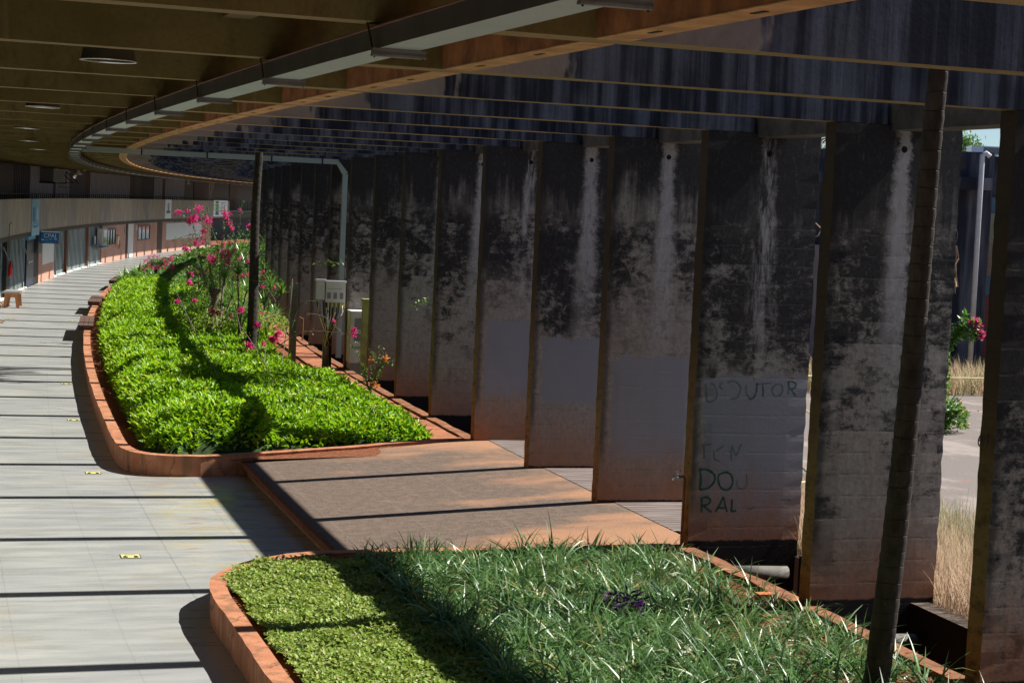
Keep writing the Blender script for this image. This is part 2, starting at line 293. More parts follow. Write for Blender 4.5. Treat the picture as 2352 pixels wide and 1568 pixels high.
# ------------------------------------------------------------------ object helpers
def tag(o, label=None, cat=None, group=None, kind=None):
    if label: o['label'] = label
    if cat: o['category'] = cat
    if group: o['group'] = group
    if kind: o['kind'] = kind
    return o
def wloc(p): return Vector(p['wo']) if 'wo' in p else p.location
def empty(name, loc, label=None, cat=None, group=None):
    o = bpy.data.objects.new(name, None); o.location = loc; o.empty_display_size = .2; COL.objects.link(o); return tag(o, label, cat, group)
def link_mesh(name, verts, faces, mat, parent=None, smooth=False, uvf=None, origin=None, autoorg=True):
    me = bpy.data.meshes.new(name)
    V = [Vector(v) for v in verts]
    if origin is None and autoorg:
        xs = [v.x for v in V]; ys = [v.y for v in V]; zs = [v.z for v in V]
        origin = Vector(((min(xs)+max(xs))/2, (min(ys)+max(ys))/2, min(zs)))
    if origin is None: origin = Vector((0, 0, 0))
    me.from_pydata([v-origin for v in V], [], faces)
    if uvf is not None:
        ul = me.uv_layers.new(name='UVMap')
        flat = [c for f in uvf for uv_ in f for c in uv_]; ul.data.foreach_set('uv', flat)
    for m in (mat if isinstance(mat, list) else [mat]): me.materials.append(m)
    if smooth: me.polygons.foreach_set('use_smooth', [True]*len(me.polygons))
    me.update()
    o = bpy.data.objects.new(name, me); COL.objects.link(o)
    o.location = origin
    o['wo'] = tuple(origin)
    if parent is not None: o.parent = parent; o.location = origin-wloc(parent)
    return o
class PB:                                   # collects shapes in plan space (t, s, z)
    def __init__(s): s.v = []; s.f = []
    def add(s, v, f):
        b = len(s.v); s.v += v; s.f += [tuple(b+k for k in q) for q in f]; return s
    def box(s, t0, t1, s0, s1, z0, z1, step=2.0):
        n = max(1, int(math.ceil(abs(s1-s0)/step))); v = []; f = []
        for k in range(n+1):
            ss = s0+(s1-s0)*k/n; v += [(t0, ss, z0), (t1, ss, z0), (t1, ss, z1), (t0, ss, z1)]
        for k in range(n):
            a, b = 4*k, 4*k+4
            for e in range(4): e2 = (e+1) % 4; f.append((a+e, a+e2, b+e2, b+e))
        f.append((3, 2, 1, 0)); e = 4*n; f.append((e, e+1, e+2, e+3))
        return s.add(v, f)
    def tube(s, pts, r, n=8, cap=True):
        P = [Vector(p) for p in pts]; v = []; f = []
        rr = r if isinstance(r, (list, tuple)) else [r]*len(P); prev = None
        for k, p in enumerate(P):
            d = (P[min(k+1, len(P)-1)]-P[max(k-1, 0)]).normalized()
            if prev is None: a = d.orthogonal().normalized()
            else: a = (prev-d*prev.dot(d)).normalized()
            prev = a; b = d.cross(a)
            for j in range(n):
                th = 2*math.pi*j/n; v.append(tuple(p+(a*math.cos(th)+b*math.sin(th))*rr[k]))
        for k in range(len(P)-1):
            for j in range(n): j2 = (j+1) % n; f.append((k*n+j, k*n+j2, (k+1)*n+j2, (k+1)*n+j))
        if cap: f.append(tuple(range(n-1, -1, -1))); f.append(tuple((len(P)-1)*n+j for j in range(n)))
        return s.add(v, f)
    def lathe(s, c, prof, n=24):
        v = []; f = []
        for r, z in prof:
            for j in range(n): th = 2*math.pi*j/n; v.append((c[0]+r*math.cos(th), c[1]+r*math.sin(th), c[2]+z))
        for k in range(len(prof)-1):
            for j in range(n): j2 = (j+1) % n; f.append((k*n+j, k*n+j2, (k+1)*n+j2, (k+1)*n+j))
        return s.add(v, f)
    def build(s, name, mat, parent=None, smooth=False, plan=True):
        uvf = []
        for q in s.f:
            p = [Vector(s.v[k]) for k in q]; nrm = Vector((0, 0, 0))
            for k in range(len(p)): a, b = p[k], p[(k+1) % len(p)]; nrm += a.cross(b)
            ax = max(range(3), key=lambda k: abs(nrm[k]))
            uvf.append([((w.x, w.y) if ax == 2 else (w.y, w.z) if ax == 0 else (w.x, w.z)) for w in p])
        V = [WS(*v) for v in s.v] if plan else s.v
        return link_mesh(name, V, s.f, mat, parent, smooth, uvf)
def nmesh(name, V, F, mat, parent=None, col=None, smooth=False, origin=None):
    """fast mesh from numpy: V (n,3), F (m,k)"""
    if origin is None: origin = np.array([V[:, 0].mean(), V[:, 1].mean(), V[:, 2].min()])
    me = bpy.data.meshes.new(name); V = V-origin
    me.vertices.add(len(V)); me.vertices.foreach_set('co', V.astype(np.float32).ravel())
    k = F.shape[1]; me.loops.add(F.size); me.loops.foreach_set('vertex_index', F.astype(np.int32).ravel())
    me.polygons.add(len(F)); me.polygons.foreach_set('loop_start', np.arange(0, F.size, k, dtype=np.int32)); me.polygons.foreach_set('loop_total', np.full(len(F), k, dtype=np.int32))
    if smooth: me.polygons.foreach_set('use_smooth', np.ones(len(F), dtype=bool))
    me.update(calc_edges=True); me.validate()
    if col is not None:
        a = me.attributes.new('Col', 'FLOAT_COLOR', 'POINT'); c = np.ones((len(V), 4), np.float32); c[:, :col.shape[1]] = col; a.data.foreach_set('color', c.ravel())
    me.materials.append(mat); o = bpy.data.objects.new(name, me); COL.objects.link(o); o.location = origin
    o['wo'] = tuple(origin)
    if parent is not None: o.parent = parent; o.location = Vector(origin)-wloc(parent)
    return o
def unit(a): return a/np.maximum(np.linalg.norm(a, axis=-1, keepdims=True), 1e-9)
def leafgeo(P, D, L, Wd, droop=.15, fold=.25, roll=None):
    n = len(P); D = unit(D); up = np.tile([0, 0, 1.0], (n, 1)); S = np.cross(D, up); bad = np.linalg.norm(S, axis=1) < .1; S[bad] = [1, 0, 0]; S = unit(S); U = np.cross(S, D)
    if roll is None: roll = rng.uniform(-.7, .7, n)
    c, s_ = np.cos(roll)[:, None], np.sin(roll)[:, None]; S, U = S*c+U*s_, U*c-S*s_
    L = np.broadcast_to(L, n)[:, None]; Wd = np.broadcast_to(Wd, n)[:, None]
    v0 = P; v1 = P+D*L*.42+S*Wd*.5+U*Wd*fold; v2 = P+D*L-U*L*droop; v3 = P+D*L*.42-S*Wd*.5+U*Wd*fold; vm = P+D*L*.5
    V = np.stack([v0, v1, v2, v3], 1).reshape(-1, 3); b = np.arange(n)[:, None]*4
    F = np.concatenate([b+[0, 1, 2], b+[0, 2, 3]], 1).reshape(-1, 3); return V, F
def leafcol(n, per=4):
    c = rng.random((n, 2)); return np.repeat(c, per, 0)
def bladegeo(P, az, tilt, L, Wd, bend, seg=4, tw=0.0):
    n = len(P); d = np.stack([np.cos(az), np.sin(az), np.zeros(n)], 1); S = np.stack([-np.sin(az), np.cos(az), np.zeros(n)], 1)
    if tw: S = unit(S+rng.normal(0, tw, (n, 3))*.8)
    V = []; p = P.copy()
    for k in range(seg+1):
        u = k/seg; th = tilt+bend*u; dr = d*np.sin(th)[:, None]+np.array([0, 0, 1.0])*np.cos(th)[:, None]
        if k: p = p+dr*(L/seg)[:, None]
        w = Wd*(1-u**1.6)*.5+.0006; V += [p-S*w[:, None], p+S*w[:, None]]
    V = np.stack(V, 1); m = 2*(seg+1); V = V.reshape(-1, 3); b = (np.arange(n)*m)[:, None]; F = []
    for k in range(seg): F.append(b+[2*k, 2*k+1, 2*k+3, 2*k+2])
    return V, np.concatenate(F, 1).reshape(-1, 4), m
def lump(t, s, f=1.0):
    return (np.sin(t*2.3*f+1.3*np.sin(s*.9*f))+np.sin(s*1.7*f+2.1*np.sin(t*1.1*f+.5))+.6*np.sin(t*5.1*f+s*3.7*f)+.6*np.sin(s*4.9*f-t*3.1*f+1.))/3.2

# ------------------------------------------------------------------ ground, floors, water-less trench
g = PB(); g.v = [(-400, -300, -1.06), (600, -300, -1.06), (600, 900, -1.06), (-400, 900, -1.06)]; g.f = [(0, 1, 2, 3)]
tag(g.build('ground', MSO, plan=False), kind='structure')
tag(PB().box(-9.1, -.12, -36, 186, -.25, 0.0).build('floor', MF), kind='structure')
tag(PB().box(1.36, 120, -60, 200, -.3, .30, 3).build('courtyard_ground', MAS), kind='structure')
tag(PB().box(.10, 1.14, -36, 6.1, -1.05, -1.0).build('trench_bed', MBLK), kind='structure')
tag(PB().box(.10, 1.14, 15.0, 100, -1.05, -1.0).build('trench_bed', MBLK), kind='structure')
# paved ramp: its own surface rises from .20 at the walkway to .43 at the pillars
def near_s(t): return 3*(2.16-.042*(t+3.9))
def far_s(t): return 3*(4.62+.092*(t+3.8))
pb = PB(); nt, ns = 16, 12; V = []; F = []
for a in range(nt+1):
    t = -3.78+(4.02)*a/nt
    for b in range(ns+1): V.append((t, near_s(t)+.03+(far_s(t)-near_s(t)-.02)*b/ns, .20+.225*min(1, (t+3.78)/3.9)))
for a in range(nt):
    for b in range(ns): k = a*(ns+1)+b; F.append((k, k+ns+1, k+ns+2, k+1))
pb.add(V, F); e = len(pb.v)
pb.v += [(-3.78, near_s(-3.78)+.03, 0.003), (-3.78, far_s(-3.78)+.01, 0.003)]; pb.f.append((0, ns, e+1, e))
tag(pb.build('paved_ramp', MPL), kind='structure')
tag(PB().box(-3.86, -3.783, near_s(-3.78)+.05, far_s(-3.78)+.0, .135, .205).build('ramp_edge_strip', MSO), kind='structure')
# deck
dk = empty('wood_deck', WS(1.2, 10, .3), 'weathered brown wooden deck laid between the concrete pillars beside the paved ramp', 'deck')
for k in range(62):
    s0 = 6.35+k*.139
    PB().box(.245 if s0 > 6.7 else .3, 4.2, s0, s0+.117, .39, .432).build('board', MDK, dk)

def smooth_path(pts, n=6):
    out = []; P = [Vector(p) for p in pts]
    for k in range(len(P)-1):
        p0 = P[max(k-1, 0)]; p1 = P[k]; p2 = P[k+1]; p3 = P[min(k+2, len(P)-1)]
        for j in range(n):
            u = j/n; out.append(.5*((2*p1)+(p2-p0)*u+(2*p0-5*p1+4*p2-p3)*u*u+(3*p1-p0-3*p2+p3)*u**3))
    out.append(P[-1]); return out
def kerb(path, w, z0=-.02, jit=.004):        # path (t,s,ztop) outer edge, width to the left of travel
    pb = PB(); n = len(path)
    for k, p in enumerate(path):
        d = (path[min(k+1, n-1)]-path[max(k-1, 0)]); d.z = 0; d.normalize(); nn = Vector((-d.y, d.x, 0)); j = random.uniform(-jit, jit)*1.6
        q = p+nn*w; zt = p.z+random.uniform(-jit, jit)*.6; b = Vector((nn.x*j, nn.y*j, 0))
        r = nn*.012
        pb.v += [(p.x+b.x, p.y+b.y, z0), (p.x+b.x, p.y+b.y, zt-.012), (p.x+r.x+b.x, p.y+r.y+b.y, zt), (q.x-r.x, q.y-r.y, zt), (q.x, q.y, zt-.012), (q.x, q.y, z0)]
        if k:
            a = 6*(k-1)
            for e in range(5): pb.f.append((a+e, a+6+e, a+7+e, a+e+1))
    pb.f.append((0, 1, 2, 3, 4, 5)); a = 6*(n-1); pb.f.append((a+5, a+4, a+3, a+2, a+1, a)); return pb
def dens(path, step):
    out = []
    for k in range(len(path)-1):
        L = (path[k+1]-path[k]).length; m = max(1, int(L/step)); out += [path[k].lerp(path[k+1], j/m) for j in range(m)]
    out.append(path[-1]); return out
k1 = [(-.12, 14.93, .435), (-1.2, 14.7, .39), (-2.12, 14.4, .35), (-3.81, 13.83, .315), (-4.4, 13.66, .31), (-4.9, 13.68, .31), (-5.24, 13.82, .31), (-5.48, 14.15, .31), (-5.60, 14.7, .31), (-5.63, 15.6, .31), (-5.63, 17, .31), (-5.63, 19, .31)]+[(-5.63, 22+4*k, .31) for k in range(17)]+[(-5.62, 89, .31), (-5.6, 91, .31), (-5.5, 92.6, .31), (-5.3, 93.5, .31), (-4.6, 94.4, .31), (-3, 94.5, .31), (-.12, 94.6, .31)]
k2 = [(-5.6, -30+4*k, .31) for k in range(8)]+[(-5.6, 0, .31), (-5.6, 1.5, .31), (-5.59, 2.9, .31), (-5.585, 4.3, .31), (-5.53, 4.95, .31), (-5.43, 5.28, .31), (-5.22, 5.66, .31), (-4.92, 6.03, .31), (-4.55, 6.30, .31), (-4.18, 6.45, .31), (-3.92, 6.48, .31), (-3.3, 6.42, .33), (-2, 6.2, .38), (-.9, 6.06, .42), (-.12, 6.02, .43)]
p1 = smooth_path(k1); p2 = smooth_path(k2)
t1 = kerb(dens(p1, .5), -.15); o1 = t1.build('planter_kerb', MK); tag(o1, 'terracotta stained kerb curving round the large lime green hedge planter', 'kerb', 'orange planter kerbs')
t2 = kerb(dens(p2, .4), -.15); o2 = t2.build('planter_kerb', MK); tag(o2, 'terracotta stained kerb round the grassy planter in the foreground', 'kerb', 'orange planter kerbs')
def bed(path, z, back_t, s_lo, s_hi, inner=-.15):
    pb = PB(); pts = []
    for k, p in enumerate(path):
        d = (path[min(k+1, len(path)-1)]-path[max(k-1, 0)]); d.z = 0; d.normalize(); q = p+Vector((-d.y, d.x, 0))*(inner*.6); pts.append((q.x, q.y))
    return pts
def soil(path, name):
    pts = bed(path, 0, 0, 0, 0); n = len(pts); pb = PB()
    for (t, s) in pts: pb.v.append((t, s, .22+.015*math.sin(t*3+s)))
    f = []
    for k in range(n-1):
        pass
    pb.v += [(-.13, s, .37) for (_, s) in pts]
    for k in range(n-1): pb.f.append((k, k+1, n+k+1, n+k))
    return tag(pb.build(name, MSO), kind='structure')
soil(dens(p1, 1), 'planter_soil'); soil(dens(p2, 1), 'planter_soil')
# trench kerbs
MK2 = M_kerb2()
def seg_kerb(name, t0, t1_, s0, s1, ztop, label, mat=MK2, z0=-1.04, step=.5):
    pb = PB(); n = int((s1-s0)/step); V = []; F = []
    for k in range(n+1):
        s = s0+(s1-s0)*k/n; a = random.uniform(-.02, .02); b = random.uniform(-.015, .015); zt = ztop+random.uniform(-.012, .008)
        V += [(t0+a, s, z0), (t0+a, s, zt), (t1_+b, s, zt), (t1_+b, s, z0)]
    for k in range(n):
        for e in range(3): F.append((4*k+e, 4*k+4+e, 4*k+5+e, 4*k+1+e))
    F += [(0, 1, 2, 3), (4*n+3, 4*n+2, 4*n+1, 4*n)]
    return tag(pb.add(V, F).build(name, mat), label, 'kerb', 'kerbs beside the trench')
seg_kerb('trench_kerb', -.10, .09, -34, 5.96, .43, 'broken orange kerb between the foreground grass and the trench')
seg_kerb('trench_kerb', -.10, .09, 15.02, 96, .43, 'orange kerb along the trench behind the lime green hedge')
MDKRB = M_shade_kerb()
seg_kerb('trench_kerb', 1.12, 1.35, -34, 5.2, .425, 'brown topped kerb with shade coloured into its sides, on the courtyard side of the near trench', MDKRB)
seg_kerb('trench_kerb', 1.12, 1.35, 15.2, 96, .425, 'brown topped kerb with shade coloured into its sides, on the courtyard side of the far trench', MDKRB)
tag(PB().box(-.10, 1.35, 6.0, 6.3, -1.04, .385).build('trench_wall', simple('trench_end_wall', (.20, .14, .09), .9, var=.5, scale=5)), 'stained end wall closing the near trench under the deck', 'wall')
tag(PB().box(-.10, 1.35, 14.7, 15.0, -1.04, .385).build('trench_wall', MDKRB), 'dark end wall closing the far trench under the deck', 'wall')
# path slabs between hedge and trench
for k in range(10):
    s0 = 15.05+k*2.6
    o = PB().box(-.66+random.uniform(-.03, .03), -.135, s0, s0+2.52, .30, .40+random.uniform(-.015, .012)).build('paving_slab', MSLB)
    tag(o, None, None); o['label'] = '%s red soil covered paving slab between the bright hedge and trench kerb, counting away from the ramp' % ('first second third fourth fifth sixth seventh eighth ninth tenth'.split()[k]); o['category'] = 'paving slab'; o['group'] = 'red paving slabs along the trench kerb'

# ------------------------------------------------------------------ concrete pillars (fins)
ORD = 'first second third fourth fifth sixth seventh eighth ninth tenth eleventh twelfth thirteenth fourteenth fifteenth sixteenth seventeenth eighteenth nineteenth twentieth'.split()
TH = .22; HF = 5.147
def fin_mesh(name, seed, z0=-1.04, rough=.012):
    r = random.Random(seed); nx, nz = 6, 60; xs = [1.39*k/nx for k in range(nx+1)]; zs = [z0+(HF-z0)*k/nz for k in range(nz+1)]
    V = []; F = []; idx = {}
    amp = [r.uniform(-1, 1)*rough*(2.2 if r.random() < .12 else 1) for _ in zs]; amp2 = [r.uniform(-1, 1)*rough*.6 for _ in zs]; amp3 = [r.uniform(-1, 1)*rough for _ in zs]
    for a, z in enumerate(zs):
        for y in (0, 1):
            for b, x in enumerate(xs):
                xx = x+(amp[a] if b == nx else 0)+((amp2[a] if y == 0 else amp3[a]*.5) if b == 0 else 0)
                yy = (-TH if y == 0 else 0.0)+(abs(amp3[a])*.6 if (b in (0, nx) and y == 0) else 0)
                idx[a, y, b] = len(V); V.append((xx, yy, z))
    for a in range(nz):
        for b in range(nx):
            F.append((idx[a, 0, b], idx[a, 0, b+1], idx[a+1, 0, b+1], idx[a+1, 0, b])); F.append((idx[a, 1, b+1], idx[a, 1, b], idx[a+1, 1, b], idx[a+1, 1, b+1]))
        F.append((idx[a, 1, 0], idx[a, 0, 0], idx[a+1, 0, 0], idx[a+1, 1, 0])); F.append((idx[a, 0, nx], idx[a, 1, nx], idx[a+1, 1, nx], idx[a+1, 0, nx]))
    F.append(tuple(idx[nz, 0, b] for b in range(nx+1))+tuple(idx[nz, 1, b] for b in range(nx, -1, -1)))
    me = bpy.data.meshes.new(name); me.from_pydata(V, [], F); me.update(); return me
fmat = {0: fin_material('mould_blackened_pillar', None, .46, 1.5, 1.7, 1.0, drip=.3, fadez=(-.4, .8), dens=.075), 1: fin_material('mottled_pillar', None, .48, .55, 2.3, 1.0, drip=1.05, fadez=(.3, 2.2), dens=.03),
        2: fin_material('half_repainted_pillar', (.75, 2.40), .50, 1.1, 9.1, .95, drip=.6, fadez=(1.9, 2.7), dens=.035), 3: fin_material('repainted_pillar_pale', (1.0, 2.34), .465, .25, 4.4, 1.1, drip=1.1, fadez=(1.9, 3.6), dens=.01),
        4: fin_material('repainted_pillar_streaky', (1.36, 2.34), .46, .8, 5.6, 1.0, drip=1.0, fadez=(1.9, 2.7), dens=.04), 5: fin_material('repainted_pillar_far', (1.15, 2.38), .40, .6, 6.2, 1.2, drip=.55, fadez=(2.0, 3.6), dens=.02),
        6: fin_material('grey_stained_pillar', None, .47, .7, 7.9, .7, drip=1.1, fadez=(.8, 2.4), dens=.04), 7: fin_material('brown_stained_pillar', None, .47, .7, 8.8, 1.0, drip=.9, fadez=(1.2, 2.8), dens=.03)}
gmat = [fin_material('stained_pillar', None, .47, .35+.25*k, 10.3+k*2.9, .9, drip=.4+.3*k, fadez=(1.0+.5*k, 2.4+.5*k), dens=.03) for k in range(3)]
shared = [fin_mesh('concrete_pillar', 100+k) for k in range(3)]
LF = {0: 'mould blackened concrete fin pillar with a crumbling edge, cut off by the right side of the photo',
      1: 'tall grey concrete fin pillar standing directly behind the leaning near palm trunk',
      2: 'concrete fin pillar with green spray painted letters on its grey patch, beside the tap',
      3: 'concrete fin pillar between the graffiti pillar and the one at the ramp corner, pale repainted foot',
      4: 'concrete fin pillar at the middle of the ramp edge, sharp grey repainted rectangle above a brown foot',
      5: 'concrete fin pillar at the far end of the ramp, grey repainted band above an orange foot',
      6: 'grey green stained concrete fin pillar just beyond the ramp, white streak down its top',
      7: 'brown stained concrete fin pillar beyond the ramp, second after the grey green one'}
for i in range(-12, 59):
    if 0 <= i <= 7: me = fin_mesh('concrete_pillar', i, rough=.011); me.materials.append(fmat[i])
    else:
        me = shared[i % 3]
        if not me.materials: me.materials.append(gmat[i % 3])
    o = bpy.data.objects.new('concrete_pillar', me); COL.objects.link(o); o.location = W(0, i, 0); o.rotation_euler = (0, 0, -ang(i))
    if i in LF: lab = LF[i]
    elif 8 <= i < 22: lab = '%s concrete fin pillar of the row, counting away from the right edge of the photo' % ORD[i] if i < 20 else 'distant concrete fin pillar in the tightly overlapping end of the row'
    elif i >= 22: lab = 'distant concrete fin pillar in the tightly overlapping end of the row'
    else: lab = 'concrete fin pillar standing nearer than the right edge of the photo'
    tag(o, lab, 'pillar', 'concrete fin pillars in a curved row')
# graffiti strokes on the near face of pillar 2 (part of that pillar)
fin2 = [o for o in COL.objects if o.get('label') == LF[2]][0]
def strokes(name, lines, r, mat):
    pb = PB()
    for L in lines:
        P = [Vector((x, 0, z)) for x, z in L]; P = smooth_path(P, 5) if len(P) > 2 else P; V = []; F = []
        for k, p in enumerate(P):
            d = (P[min(k+1, len(P)-1)]-P[max(k-1, 0)]).normalized(); nn = Vector((-d.z, 0, d.x))*r*random.uniform(.8, 1.2)
            V += [(p.x-nn.x, -TH-.0035, p.z-nn.z), (p.x+nn.x, -TH-.0035, p.z+nn.z)]
            if k: b = 2*(k-1); F.append((b, b+1, b+3, b+2))
        pb.add(V, F)
    me = bpy.data.meshes.new(name); me.from_pydata(pb.v, [], pb.f); me.materials.append(mat); me.update()
    o = bpy.data.objects.new(name, me); COL.objects.link(o); o.parent = fin2; return o
def gp(x, y):                                # crop pixels of the lettering -> (x, z) on the pillar face
    X, Y = (2700+x/2.24)/1.74165, (1450+y/2.24)/1.74165
    d = FW + R2*((X-1176)/FPX) - U2*((Y-784)/FPX); i = 2-TH/3; a = ang(i); nn = Vector((math.sin(a), math.cos(a), 0))
    k = (Vector((CX, CY, 0))-Vector((0, 0, CH))).dot(nn)/d.dot(nn); P = Vector((0, 0, CH))+d*k; return R0-math.hypot(P.x-CX, P.y-CY), P.z
G = lambda pts: [gp(*p) for p in pts]
strokes('graffiti', [G([(222, 955), (232, 1050), (220, 1135)]), G([(218, 955), (290, 960), (350, 1000), (352, 1060), (300, 1120), (222, 1137)]),
    G([(430, 985), (390, 1010), (392, 1080), (425, 1130), (480, 1135), (515, 1080), (505, 1010), (465, 982), (430, 985)]),
    G([(238, 1210), (240, 1280), (236, 1340)]), G([(238, 1212), (290, 1205), (318, 1235), (290, 1270), (242, 1278)]), G([(250, 1278), (290, 1310), (328, 1338)]),
    G([(362, 1335), (400, 1270), (432, 1200)]), G([(432, 1200), (448, 1270), (465, 1335)]), G([(375, 1300), (455, 1300)]),
    G([(510, 1222), (508, 1280), (502, 1332)]), G([(502, 1332), (550, 1322)])], .0125, MGRAF)
strokes('graffiti', [G([(1010, 175), (1045, 168), (1080, 190), (1070, 228), (1025, 235)]), G([(1018, 175), (1022, 230)]), G([(1040, 235), (1060, 270), (1085, 298)]),
    G([(785, 200), (790, 250), (788, 305)]), G([(735, 180), (730, 250), (712, 308)]), G([(660, 325), (690, 322), (712, 308)])], .010, MGRAF3)
strokes('graffiti', [G([(275, 185), (282, 260), (285, 350)]), G([(285, 350), (340, 345), (375, 300), (360, 215), (320, 180)]), G([(430, 175), (400, 210), (430, 240)]),
    G([(470, 178), (530, 165), (585, 220), (560, 310), (500, 325)]), G([(638, 200), (640, 270), (670, 322)]), G([(725, 195), (865, 182)]),
    G([(905, 195), (870, 240), (890, 295), (940, 290), (965, 245), (950, 195), (905, 195)]), G([(1018, 230), (1015, 285)]),
    G([(240, 740), (330, 730)]), G([(260, 740), (262, 860)]), G([(352, 790), (352, 860), (400, 880)]), G([(505, 880), (508, 740), (545, 830), (585, 745), (600, 740)]), G([(440, 740), (370, 790)]),
    G([(555, 1050), (560, 1110), (600, 1130), (640, 1100), (640, 1000)]), G([(650, 1310), (690, 1305), (715, 1285)]), G([(945, 1228), (1035, 1228)])], .009, MGRAF2)
# numerals stencilled on the inner edge of the nearest pillar
def text_mesh(body, size, name, mat, parent, mtx, depth=.001):
    cu = bpy.data.curves.new(name, 'FONT'); cu.body = body; cu.size = size; cu.extrude = depth; cu.align_x = 'CENTER'; cu.align_y = 'CENTER'
    tmp = bpy.data.objects.new('tmp', cu); COL.objects.link(tmp); dg = bpy.context.evaluated_depsgraph_get(); dg.update()
    me = bpy.data.meshes.new_from_object(tmp.evaluated_get(dg)); bpy.data.objects.remove(tmp); me.name = name; me.materials.clear(); me.materials.append(mat)
    o = bpy.data.objects.new(name, me); COL.objects.link(o)
    if parent is not None: o.parent = parent; bpy.context.view_layer.update(); o.matrix_local = parent.matrix_world.inverted() @ mtx if parent.type != 'X' else mtx
    else: o.matrix_world = mtx
    return o
bpy.context.view_layer.update()
fin0 = [o for o in COL.objects if o.get('label') == LF[0]][0]
def edge_text(fin, body, z):
    M = fin.matrix_world @ Matrix.Translation((-.024, -TH/2, z)) @ Matrix.Rotation(-math.pi/2, 4, 'Z') @ Matrix.Rotation(math.pi/2, 4, 'X')
    return text_mesh(body, .15, 'painted_number', MDBR, fin, M, .0012)
bpy.context.view_layer.update(); edge_text(fin0, '691', 2.44); edge_text(fin0, '-', 2.35); edge_text([o for o in COL.objects if o.get('label') == LF[1]][0], '01', 2.50)
# hooks on the outer edges
def ring(i, z, r=.07):
    pb = PB(); c = W(1.39, i-.036, z); pts = []
    for k in range(9): a = -math.pi/2+math.pi*k/8*1.1; pts.append((1.36+r*1.1*math.cos(a), 3*i-.11, z+r*1.5*math.sin(a)))
    return pb.tube(pts, .012, 6).build('iron_hook', MBLK, None, True)
tag(ring(1, .70), 'curved black iron hook on the outer foot of the pillar behind the near palm', 'hook', 'iron hooks on pillars')
tag(ring(2, .70), 'curved black iron hook on the outer foot of the graffiti pillar', 'hook', 'iron hooks on pillars')
tag(ring(1, 4.1, .09), 'rusty iron hook high on the pillar behind the near palm, holding a rope', 'hook', 'iron hooks on pillars')
tag(PB().tube([(1.40, 5.92, 4.20), (1.47, 5.9, 4.14), (1.52, 5.9, 4.1)], .008, 5).tube([(1.4, 5.92, 3.98), (1.48, 5.9, 4.02), (1.54, 5.9, 4.15)], .006, 5).build('iron_hook', MROPE), 'pale wire loops high on the outer edge of the graffiti pillar', 'hook', 'iron hooks on pillars')
rp = PB()
for k in range(7):
    x0 = 1.43+random.uniform(0, .05); L = random.uniform(.2, .5); rp.tube([(x0, 2.9, 4.0), (x0+random.uniform(-.02, .05), 2.9, 4.0-L*.5), (x0+random.uniform(-.05, .05), 2.9+random.uniform(-.05, .05), 4.0-L)], random.choice((.003, .006)), 5)
rp.lathe((1.47, 2.9, 3.6), [(.004, .08), (.03, .05), (.04, 0), (.02, -.01)], 8)
tag(rp.build('rope_tassel', MROPE), 'frayed pale rope tassels hanging from the hook on the pillar behind the near palm', 'rope')

# ------------------------------------------------------------------ roof: beams, edge beam, tie beam, slab
def beam_mesh():
    xs = [-13.0+k*.5 for k in range(27)]+[.55]; r = random.Random(4); V = []; F = []
    for x in xs:
        a = r.uniform(-.004, .004); V += [(x, -TH+a, 5.15+a), (x, 0, 5.15-a*.5), (x, 0, 6.106), (x, -TH+a*.5, 6.106)]
    n = len(xs)
    for k in range(n-1):
        for e in range(4): e2 = (e+1) % 4; F.append((4*k+e, 4*k+4+e, 4*k+4+e2, 4*k+e2))
    F += [(0, 1, 2, 3), (4*n-1, 4*n-2, 4*n-3, 4*n-4)]; me = bpy.data.meshes.new('roof_beam'); me.from_pydata(V, [], F); me.materials.append(MBE); me.update(); return me
bm_ = beam_mesh()
for i in range(-12, 59):
    o = bpy.data.objects.new('roof_beam', bm_); COL.objects.link(o); o.location = W(0, i, 0); o.rotation_euler = (0, 0, -ang(i))
    if i < -1: lab = 'deep concrete roof beam passing above the top edge of the photo'
    elif i == -1: lab = 'nearest deep concrete roof beam, crossing the whole top of the photo'
    elif i == 0: lab = 'concrete roof beam resting on the mould blackened pillar at the right edge'
    elif i == 2: lab = 'concrete roof beam ending on top of the graffiti pillar'
    elif i < 16: lab = '%s concrete roof beam of the series, counting away from the one at the top of the photo' % ORD[i+1]
    else: lab = 'distant concrete roof beam in the tightly stacked far part of the ceiling'
    tag(o, lab, 'beam', 'concrete roof beams across the walkway')
q = PB()
for k in range(-12, 58): q.box(-4.83, -4.62, 3*k+.002, 3*k+3-TH-.002, 5.153, 5.94)
o = q.build('edge_beam', MEDGE); tag(o, 'orange stained longitudinal concrete edge beam running under the roof edge', 'beam')
uq = PB()
for k in range(-12, 58): uq.box(-4.832, -4.618, 3*k+.004, 3*k+3-TH-.004, 5.146, 5.153)
o2_ = uq.build('underside', simple('tan_formwork_concrete', (.50, .27, .11), .85, var=.35, scale=3), o)
vs = PB()
for k in range(-12, 58):
    for d_ in (.9, 2.1): vs.box(-4.745, -4.715, 3*k+d_, 3*k+d_+.14, 5.142, 5.1455)
vs.build('underside_slot', MBLK, o)
q = PB()
for k in range(-12, 58): q.box(-6.42, -6.22, 3*k+.002, 3*k+3-TH-.002, 5.40, 6.098)
tag(q.build('inner_beam', MSLAB), 'brown longitudinal concrete rib hidden between the roof beams above the cable tray', 'beam')
tag(PB().box(.60, .97, -36, 174, 5.10, 5.42).build('tie_beam', MTIE), 'dark concrete tie beam linking the tops of the fin pillars', 'beam')
tag(PB().box(-13.4, -3.86, -40, 180, 6.10, 6.28).build('roof', MSLAB), 'flat concrete roof slab over the covered walkway', 'roof')

